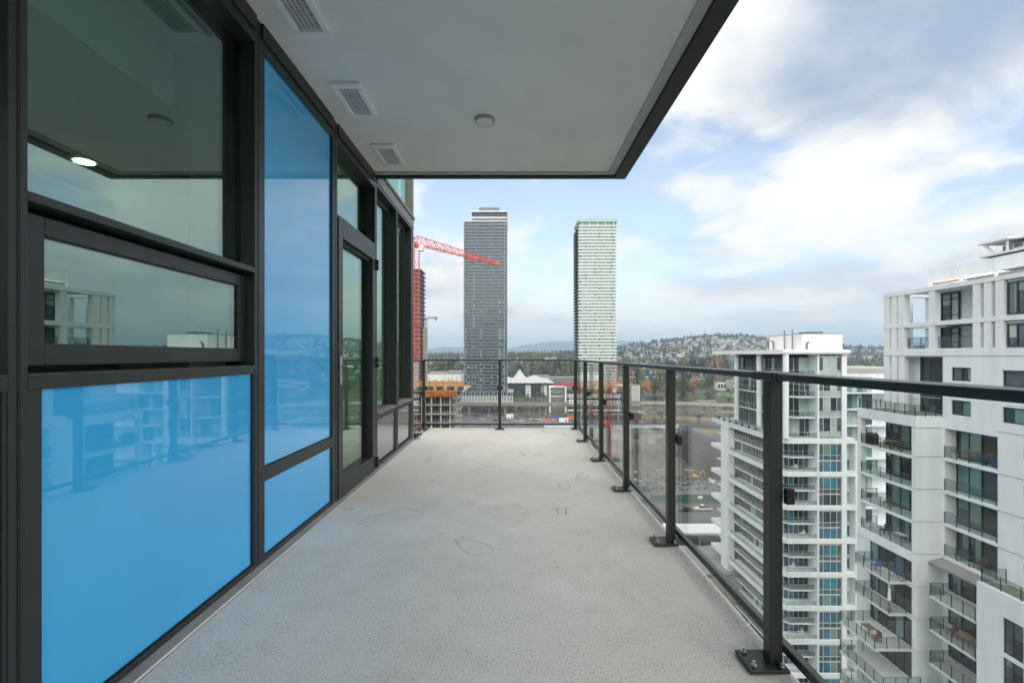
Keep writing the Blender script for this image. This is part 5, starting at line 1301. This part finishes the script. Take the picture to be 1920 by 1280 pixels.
for i in range(46):
    px = 1196 + (i % 23)*4.1 + rg.uniform(-.5, .5); py = 749.5 if i < 23 else 754; x, y = PG(px, py); c = rg.choice(['white', 'silver', 'black', 'black', 'white', 'red', 'blue'])
    place_car(cars[c], x, y, math.pi/2 + rg.uniform(-.05, .05), f'{c} car parked in the long rows behind the guideway', 'cars in the far parking rows')
for i, (px, py, c) in enumerate(((1290, 770, 'white'), (1302, 771, 'black'), (1255, 769, 'silver'), (1345, 762, 'white'), (1270, 783, 'black'), (1210, 777, 'white'))):
    x, y = PG(px, py); place_car(cars[c], x, y, rg.uniform(-.1, .1), f'{c} car driving on the road right of the low red crane', 'cars on the road by the excavation')

# ================================================================== SITE AND STREET OBJECTS
def box_thing(name, label, cat, px, py, D, w, d, h, m_, ribs=0, group=None):
    x = PX(px, D); z = float(terrain(x, D)); t = thing(name, label, cat, (x, D, z), group)
    b = bx('body', t, x-w/2, x+w/2, D, D+d, z+.05, z+h, m_, bevel=.04); bx('roof', t, x-w/2-.08, x+w/2+.08, D-.08, D+d+.08, z+h+.001, z+h+.15, m_)
    for i in range(ribs): q = x-w/2+w*(i+.5)/ribs; bx('rib', b, q-.07, q+.07, D-.07, D-.001, z+.2, z+h-.1, m_)
    bx('door', t, x+w*.2, x+w*.2+.9, D-.09, D-.072, z+.1, z+2.1, 'dark_panel')
box_thing('shipping_container', 'blue shipping container in the site yard', 'container', 1040, 785, 366, 6.1, 2.4, 2.6, 'blue_paint', 12)
box_thing('shipping_container', 'orange shipping container right of the blue one', 'container', 1071, 783, 366, 6.1, 2.4, 2.6, 'orange_paint', 12)
box_thing('site_cabin', 'white site cabin in the yard between the containers', 'cabin', 1057, 786, 352, 7, 2.5, 2.7, 'white_paint')
box_thing('site_cabin', 'white site cabin on the car park near the end railing post', 'cabin', 956, 785, 372, 6, 2.5, 3.2, 'white_paint')
def excavator(px, D, label, rz_=1, m_='orange_paint'):
    x = PX(px, D); z = float(terrain(x, D)); t = thing('excavator', label, 'excavator', (x, D, z))
    for y in (-1.3, .8): bx('track', t, x-2, x+2, D+y, D+y+.6, z, z+.9, 'tyre', bevel=.25)
    bx('house', t, x-1.9, x+1.3, D-1.2, D+1.2, z+1.0, z+2.3, m_, bevel=.1); bx('cab', t, x+.1*rz_, x+1.4, D-1.15, D-.1, z+2.31, z+3.2, 'car_glass', bevel=.05)
    s = rz_
    part('boom', MB().prism_y([(x+1*s, z+1.8), (x+1.3*s, z+1.6), (x+4.4*s, z+4.6), (x+4.1*s, z+5.0)], D-.2, D+.2), m_, t); part('arm', MB().prism_y([(x+4.1*s, z+4.9), (x+4.6*s, z+4.7), (x+5.8*s, z+1.6), (x+5.4*s, z+1.5)], D-.15, D+.15), m_, t)
    part('bucket', MB().prism_y([(x+5.3*s, z+1.6), (x+5.9*s, z+1.6), (x+5.6*s, z+.5), (x+4.8*s, z+.5)], D-.5, D+.5), 'dark_panel', t)
excavator(1022, 360, 'orange excavator at the car park edge in front of the end railing')
excavator(1262, 250, 'orange excavator working in the pit', -1)
excavator(1305, 262, 'yellow excavator in the pit near the blue hoarding', 1, 'yellow_paint')
def lamp_post(px, py, h=10):
    x, y = PG(px, py); t = thing('street_lamp', 'thin pale street lamp post by the road', 'street lamp', (x, y, GZ), 'street lamps along the road')
    part('pole', MB().tube((x, y, GZ), (x, y, GZ+h), .16, .1, n=6), 'concrete', t); part('arm', MB().tube((x, y, GZ+h), (x+1.8, y, GZ+h+.5), .08, n=5), 'concrete', t); bx('lamp_head', t, x+1.5, x+2.4, y-.2, y+.2, GZ+h+.4, GZ+h+.6, 'concrete')
for px, py in ((891, 778), (916, 778), (968, 786), (993, 789), (1012, 782), (1180, 775), (1218, 789), (1262, 786), (1330, 770), (1385, 775)): lamp_post(px, py)
# hoarding along the pit edge, green fence by the near road
hd = thing('blue_hoarding', 'blue sheeted hoarding along the right edge of the excavation', 'hoarding', (118, 270, GZ))
for i in range(16):
    y = 312 - i*6; bx('hoarding_panel', hd, 117.6+.15*(i % 2), 117.75+.15*(i % 2), y-5.9, y, GZ, GZ+2.4+.3*math.sin(i*2), 'blue_sheet')
gf = thing('site_fence', 'green mesh site fence with white signs by the near road', 'fence', (62, 160, GZ))
for i in range(14):
    x = 48 + i*2.6; bx('fence_panel', gf, x+.06, x+2.54, 160, 160.06, GZ+.1, GZ+2.6, 'green_mesh'); bx('fence_post', gf, x-.05, x+.05, 159.98, 160.1, GZ, GZ+2.7, 'dark_panel')
for x in (55.2, 64.6): bx('fence_sign', gf, x, x+1.6, 159.9, 159.97, GZ+1.2, GZ+2.2, 'white_paint')
cn = thing('flat_canopy', 'pale flat roofed canopy beside the near road', 'canopy', (55, 126, GZ))
bx('roof', cn, 42, 66, 122, 129, GZ+3.4, GZ+3.9, 'white_concrete')
for x in (43, 50, 57, 64): bx('column', cn, x, x+.4, 123, 123.4, GZ, GZ+3.399, 'concrete')
block('low_roof_building', 'low grey flat roofed building beneath the balcony edge', 'building', 1240, 1470, 1075, 96, 14, 'raw_concrete', 'roof_grey')
sheet('lower_street', [(20, 60), (44, 60), (44, 108), (20, 108)], 'asphalt', -11.95)
def shoring():
    t = thing('shoring_wall', 'grey sprayed concrete shoring wall at the back of the excavation', 'wall', (70, 321.5, -71))
    rs_ = random.Random(17); pn = [MB().box(.12, 5.18, -.25-d*3, 0, .12, 3.30).mesh('shoring_panel', m_) for d, m_ in ((0, 'shotcrete'), (.12, 'shotcrete'), (.06, 'shotcrete_dark'), (.2, 'shotcrete_dark'), (.1, 'shotcrete_light'))]
    an = MB().box(-.28, .28, -.6, -.26, -.28, .28).mesh('anchor_plate', 'roof_grey')
    for i in range(16):
        for j in range(6):
            x, z = 31 + i*5.3, -71.2 + j*3.45
            p = link('shoring_panel', pn[rs_.choices(range(5), [4, 4, 2, 2, 2])[0]], t, (x, 321.55, z))
            link('anchor_plate', an, p, (x+2.65, 321.4, z+1.7))
mat('shotcrete_dark', (0.075, 0.073, 0.069), 0.95, col2=(0.03, 0.029, 0.028, 1), vscale=0.5, detail=9, stretch=(1, 1, .3), bump=.8, bscale=.9, bdist=.5); mat('shotcrete_light', (0.30, 0.295, 0.28), 0.95, col2=(0.13, 0.128, 0.12, 1), vscale=0.5, detail=9, stretch=(1, 1, .3), bump=.8, bscale=.9, bdist=.5)
shoring()
def rubble():
    rs_ = np.random.RandomState(2); mb = MB()
    for i in range(2600):
        x = rs_.uniform(30, 115); y = rs_.uniform(175, 318); s = rs_.uniform(.2, .8)*(2.2 if rs_.rand() < .05 else 1); z = float(terrain(x, y))
        v = [(x+s*rs_.uniform(.6, 1.2)*q[0], y+s*rs_.uniform(.6, 1.2)*q[1], z+s*rs_.uniform(.6, 1.1)*q[2]) for q in ((1, 0, 0), (-1, 0, 0), (0, 1, 0), (0, -1, 0), (0, 0, .9))]
        mb.add(v, [(0, 2, 4), (2, 1, 4), (1, 3, 4), (3, 0, 4)], int(rs_.rand() < .12) + int(rs_.rand() < .06))
    o = part('rubble', mb, ['shotcrete_dark', 'concrete', 'formwork_wood']); o['kind'] = 'stuff'; tag(o, 'loose rubble and debris on the excavation floor', 'rubble')
rubble()

# ================================================================== MORE OF THE MIDDLE DISTANCE
def low_wall(name, label, pts, h, w, m_, seg=12.0):
    t = thing(name, label, 'wall', (pts[0][0], pts[0][1], GZ))
    for (xa, ya), (xb, yb) in zip(pts, pts[1:]):
        L_ = math.hypot(xb-xa, yb-ya); n = max(1, int(L_/seg)); d = Vector(((xb-xa)/L_, (yb-ya)/L_, 0)); s = Vector((-d.y, d.x, 0))*w/2
        for i in range(n):
            p = Vector((xa, ya, 0)) + d*(L_*i/n+.08); q = Vector((xa, ya, 0)) + d*(L_*(i+1)/n-.08)
            part('wall_panel', MB().prism([(p-s)[:2], (q-s)[:2], (q+s)[:2], (p+s)[:2]], GZ, GZ+h), m_, t)
low_wall('site_hoarding', 'long pale hoarding along the top of the excavation wall', [(22, 323.5), (117, 323.5)], 2.2, .3, mat('pale_blue_board', (0.52, 0.60, 0.66), .7, var=.1, vscale=.2), 6)
low_wall('retaining_wall', 'tan retaining wall below the guideway, right of the low crane', [(104, 372), (180, 352), (260, 335)], 2.4, .6, 'tan_stone')
low_wall('retaining_wall', 'pale concrete retaining wall between the parking rows and the road', [(104, 410), (200, 404), (320, 400)], 2.0, .6, 'concrete')
low_wall('road_barrier', 'concrete road barrier along the near carriageway', [(118, 338), (200, 332), (300, 326)], 1.0, .5, 'concrete', 4)
low_wall('road_barrier', 'concrete barrier between the car park and the main road', [(-160, 344.6), (44, 344.6)], .9, .5, 'concrete', 4)
for k, (a, b, c, d, m_) in enumerate(((106, 346, 330, 352, 'asphalt'), (112, 388, 400, 396, 'asphalt'), (118, 418, 420, 424, 'asphalt'), (118, 300, 210, 322, 'dry_grass'), (118, 230, 190, 298, 'ground_mix'))):
    sheet('side_road' if m_ == 'asphalt' else 'verge', [(a, b), (c, b-12), (c, d-12), (a, d)], m_, .07)
sheet('grass_strip', [PG(1222, 780), PG(1252, 781), PG(1252, 770), PG(1225, 769)], mat('verge_grass', (0.14, 0.17, 0.045), .95, var=.25, vscale=.15), .08)
ov = thing('road_overpass', 'curved pale road overpass on piers right of the low red crane', 'overpass', (170, 430, GZ))
OV = [(95, 436), (150, 428), (215, 404), (275, 366), (330, 330)]
for (xa, ya), (xb, yb) in zip(OV, OV[1:]):
    d = Vector((xb-xa, yb-ya, 0)).normalized(); s_ = Vector((-d.y, d.x, 0))
    for w0, w1, z0, z1, nm in ((-5, 5, 5.6, 6.6, 'deck'), (-5.3, -5.01, 5.6, 7.6, 'parapet'), (5.01, 5.3, 5.6, 7.6, 'parapet')):
        a, b = s_*w0, s_*w1
        part(nm, MB().prism([(xa+a.x, ya+a.y), (xb+a.x, yb+a.y), (xb+b.x, yb+b.y), (xa+b.x, ya+b.y)], GZ+z0, GZ+z1), 'tan_stone' if nm == 'deck' else 'concrete', ov)
    part('pier', MB().tube(((xa+xb)/2, (ya+yb)/2, GZ), ((xa+xb)/2, (ya+yb)/2, GZ+5.59), 1.0, n=10), 'concrete', ov)
def semi(px, py):
    x, y = PG(px, py); t = thing('lorry', 'white lorry with a grey box trailer beside the low red crane', 'lorry', (x, y, GZ))
    bx('trailer', t, x-9, x-1.2, y-1.2, y+1.2, GZ+1.2, GZ+4.0, 'concrete', bevel=.05); part('cab', MB().prism_y([(x-.9, GZ+.6), (x-.9, GZ+3.5), (x+.6, GZ+3.5), (x+1.0, GZ+2.2), (x+2.3, GZ+2.0), (x+2.4, GZ+.6)], y-1.15, y+1.15), 'car_white', t, bevel=.08); bx('windscreen', t, x+.4, x+.95, y-1.0, y+1.0, GZ+2.3, GZ+3.2, 'car_glass')
    for q in (-8, -6.6, -.2, 1.5): part('wheel', MB().tube((x+q, y-1.25, GZ+.5), (x+q, y+1.25, GZ+.5), .5, n=12), 'tyre', t)
semi(1197, 776)
for i, (pa, pb, ya, D, dp, wall, roof, r, c, lb) in enumerate((
    (1166, 1192, 705, 700, 24, 'house_cream', 'roof_dark', 2, 5, 'cream low block just right of the mint tower'), (1208, 1232, 706, 760, 20, 'house_white', 'roof_pale', 2, 5, 'white low block above the autumn trees'),
    (1252, 1276, 708, 720, 22, 'house_grey', 'roof_dark', 2, 5, 'grey low block behind the second railing post'), (1304, 1326, 709, 700, 20, 'house_white', 'roof_red', 2, 4, 'white block with a red roof right of the orange tree'),
    (1374, 1400, 712, 640, 20, 'house_cream', 'roof_pale', 2, 5, 'cream low block right of the lawn'), (1000, 1030, 704, 700, 26, 'house_grey', 'roof_pale', 2, 6, 'grey low block right of the tent peak'),
    (1040, 1076, 710, 640, 30, 'concrete', 'roof_pale', 1, 8, 'long pale roofed hall left of the mint tower'), (806, 838, 696, 760, 20, 'house_cream', 'roof_red', 2, 6, 'cream block with red roof left of the dark tower'),
    (842, 866, 694, 800, 20, 'house_white', 'roof_dark', 2, 5, 'white block with dark roof close to the dark tower'), (1215, 1243, 741, 520, 14, 'brown_wall', 'roof_dark', 1, 6, 'long dark shed behind the parking rows'),
    (1310, 1345, 752, 470, 12, 'tan_stone', 'roof_grey', 1, 6, 'tan low shed below the bare brown tree'))):
    block('low_block', lb, 'building', pa, pb, ya, D, dp, wall, roof, r, c)
rg = random.Random(63)
for i in range(70):
    px = rg.uniform(1165, 1400); py = rg.choice([rg.uniform(758, 770), rg.uniform(742, 757), rg.uniform(776, 786)]); x, y = PG(px, py)
    if any(abs(x-a) < 0 for a in ()): continue
    put_tree('bush', 'low bush on the banks beside the roads right of the low red crane', x, y, rg.uniform(5, 11)/F*y, 'b', rg.choice(['leaf_green', 'leaf_olive', 'leaf_brown', 'leaf_brown', 'leaf_gold', 'leaf_green']), 3+i % 3, 'bushes on the road banks', rg.uniform(1.3, 2.0))
for i in range(10):
    px = rg.choice([rg.uniform(1000, 1080), rg.uniform(1150, 1240)]); x, y = PG(px, rg.uniform(784, 793)); L_ = rg.uniform(2, 4)
    t = thing('timber_stack', 'stack of timber or pipes lying in the site yard', 'timber stack', (x, y, GZ), 'stacks of building material')
    for a in range(3):
        for b in range(2): bx('beam', t, x-L_, x+L_, y+a*.6, y+a*.6+.5, GZ+.08+b*.5, GZ+.52+b*.5, rg.choice(['formwork_wood', 'concrete', 'crane_red', 'tan_stone']))
for i, px in enumerate((1176, 1206, 1246, 1292, 1318, 1352)):
    lamp_post(px, 762+5*(i % 3), 11)

# ================================================================== THINGS ON THE NEIGHBOURS' BALCONIES
mat('wicker', (0.10, 0.085, 0.07), .9); mat('bench_wood', (0.34, 0.21, 0.11), .8); mat('cloth_white', (0.75, 0.74, 0.72), .9); mat('bike_blue', (0.03, 0.12, 0.42), .4); mat('pot_white', (0.7, .7, .68), .6); mat('bbq_cover', (0.015, .016, .017), .7); mat('cushion_red', (.16, .06, .05), .9)
def chair(x, y, z, m_, label, s=1.0):
    t = thing('patio_chair', label, 'chair', (x, y, z)); w = .28*s
    bx('seat', t, x-w, x+w, y-w, y+w, z+.40, z+.46, m_); bx('backrest', t, x+w-.05, x+w, y-w, y+w, z+.461, z+.95, m_)
    for u in (-1, 1):
        for v in (-1, 1): bx('leg', t, x+u*(w-.03)-.02, x+u*(w-.03)+.02, y+v*(w-.03)-.02, y+v*(w-.03)+.02, z+.002, z+.399, m_)
def patio_table(x, y, z, m_, label):
    t = thing('patio_table', label, 'table', (x, y, z)); bx('table_top', t, x-.4, x+.4, y-.55, y+.55, z+.70, z+.74, m_)
    for u in (-.34, .34):
        for v in (-.48, .48): bx('leg', t, x+u-.02, x+u+.02, y+v-.02, y+v+.02, z+.002, z+.699, m_)
def potted(x, y, z, h, leaf, label, pot='pot_white', seed=4):
    t = thing('potted_plant', label, 'plant', (x, y, z)); part('pot', MB().tube((x, y, z+.002), (x, y, z+.42), .17, .24, n=12), pot, t)
    c, tr = broad_mesh(seed, .42, .05, 260, 7); S_ = h
    for n_, mb, m_ in (('foliage', c, leaf), ('stem', tr, 'bark')):
        for i, v in enumerate(mb.v): mb.v[i] = (x+v[0]*S_, y+v[1]*S_, z+.36+v[2]*S_)
        part(n_, mb, m_, t)
L0, L1, L2, L3 = (-8.05 - 2.94*k for k in range(4))
for i, (dy, z, m_, lb) in enumerate(((46.2, L0, 'wicker', 'dark wicker chair on the top corner loggia, left one'), (44.6, L0, 'wicker', 'dark wicker chair on the top corner loggia, right one'), (45.8, L2, 'wicker', 'dark chair on the third corner loggia'),
                         (46.3, L3, 'bbq_cover', 'black chair on the fourth corner loggia'))): chair(37.5, dy, z, m_, lb)
patio_table(37.4, 45.4, L0, 'bench_wood', 'brown table between two wicker chairs on the top corner loggia'); patio_table(37.5, 44.4, L3, 'cloth_white', 'pale table on the fourth corner loggia')
bb = thing('barbecue', 'black covered barbecue at the far end of the top corner loggia', 'barbecue', (37.3, 47.6, L0)); part('cover', MB().prism_y([(36.95, L0+.002), (37.65, L0+.002), (37.62, L0+1.0), (37.5, L0+1.12), (37.1, L0+1.12), (36.98, L0+1.0)], 47.1, 48.1), 'bbq_cover', bb, bevel=.05)
potted(39.3, 40.8, L0, .8, 'leaf_green', 'green plant in a white pot at the left end of the upper recessed balcony'); potted(39.4, 37.5, L0, 1.5, 'leaf_olive', 'yellow green tree in a pot at the right end of the upper recessed balcony', 'bike_blue', 5); potted(39.4, 38.3, L0, .8, 'leaf_green', 'low dark plant beside the yellow green potted tree', 'bbq_cover', 3)
chair(39.45, 39.7, L0, 'bench_wood', 'light wooden chair on the upper recessed balcony', 1.2)
chair(39.4, 38.6, L3, 'cushion_red', 'red cushioned chair on the fourth recessed balcony', 1.2); chair(39.45, 40.4, L3, 'wicker', 'dark wicker chair on the fourth recessed balcony')
Zb = L3 - 2.94
bk = thing('bicycle', 'blue bicycle standing on the first projecting balcony', 'bicycle', (36.0, 43.0, Zb))
for y in (42.55, 43.6):
    w = MB(); 
    for k in range(16): a0, a1 = k*math.pi/8, (k+1)*math.pi/8; w.tube((36, y+.33*math.cos(a0), Zb+.35+.33*math.sin(a0)), (36, y+.33*math.cos(a1), Zb+.35+.33*math.sin(a1)), .025, n=5)
    part('wheel', w, 'tyre', bk)
part('frame', MB().tube((36, 42.55, Zb+.35), (36, 43.0, Zb+.32), .025, n=5).tube((36, 43.0, Zb+.32), (36, 43.45, Zb+.85), .03, n=5).tube((36, 42.9, Zb+.85), (36, 43.42, Zb+.88), .03, n=5).tube((36, 43.0, Zb+.32), (36, 42.88, Zb+.95), .025, n=5).tube((36, 42.55, Zb+.35), (36, 42.9, Zb+.84), .02, n=5).tube((36, 43.6, Zb+.35), (36, 43.42, Zb+1.0), .025, n=5), 'bike_blue', bk)
bx('saddle', bk, 35.93, 36.07, 42.76, 43.0, Zb+.95, Zb+1.0, 'bbq_cover'); bx('handlebar', bk, 35.72, 36.28, 43.38, 43.43, Zb+1.0, Zb+1.04, 'bbq_cover')
chair(35.6, 45.0, Zb, 'bike_blue', 'blue chair on the first projecting balcony behind the bicycle'); potted(35.5, 44.3, Zb, .6, 'leaf_red', 'small plant with reddish leaves on the first projecting balcony', 'pot_white', 6)
pa = thing('folded_parasol', 'folded white parasol on the second projecting balcony', 'parasol', (35.3, 43.0, Zb-2.94)); q = Zb-2.94
part('pole', MB().tube((35.3, 43, q), (35.3, 43, q+2.55), .03, n=8), 'mullion_white', pa); part('canopy', MB().tube((35.3, 43, q+1.0), (35.3, 43, q+1.9), .15, .11, n=10).tube((35.3, 43, q+1.9), (35.3, 43, q+2.5), .11, .02, n=10), 'cloth_white', pa); part('base', MB().tube((35.3, 43, q+.001), (35.3, 43, q+.1), .25, n=12), 'concrete', pa)
patio_table(34.3, 44.2, q-2.94, 'wicker', 'dark table on the third projecting balcony'); chair(34.2, 43.1, q-2.94, 'cushion_red', 'reddish chair on the third projecting balcony'); chair(37.6, 39.2, -22.79, 'cushion_red', 'red chair on the projecting balcony under the canopy'); patio_table(37.6, 38.0, -22.79, 'bench_wood', 'brown table on the projecting balcony under the canopy')
for i in range(7): potted(46.3, 103-i*2.6, -13.14, .9+.25*(i % 3), 'leaf_green', f'{["tall", "small", "bushy", "low", "round", "dark", "thin"][i]} potted shrub on the glass tower terrace edge, {["first", "second", "third", "fourth", "fifth", "sixth", "seventh"][i]} from its far end', 'bbq_cover', 3+i % 3)
for i, (x, k) in enumerate(((49.4, 2), (50.8, 4), (49.0, 5), (50.5, 7))): chair(x, 80.6, -13.55-2*2.885*(k-1)+.40 if k != 5 else -13.55-2*2.885*4+.40, 'cloth_white', f'white chair on the glass tower balcony, {["highest", "second highest", "third highest", "lowest"][i]} of four', 1.3)

# ================================================================== HAZE
hz = bpy.data.materials.new('haze_air'); hz.use_nodes = True; N = hz.node_tree.nodes; N.clear()
ho = N.new('ShaderNodeOutputMaterial'); hv = N.new('ShaderNodeVolumePrincipled'); hv.inputs['Color'].default_value = (.60, .80, 1, 1); hv.inputs['Density'].default_value = HAZE_DENSITY = 1.75e-4; hv.inputs['Anisotropy'].default_value = 0.0
hz.node_tree.links.new(hv.outputs[0], ho.inputs['Volume']); M['haze_air'] = hz
o = part('haze', MB().box(-13500, 13500, -13500, 13500, -75, 420), 'haze_air'); o['kind'] = 'stuff'; tag(o, 'thin bluish haze over the whole view', 'haze')
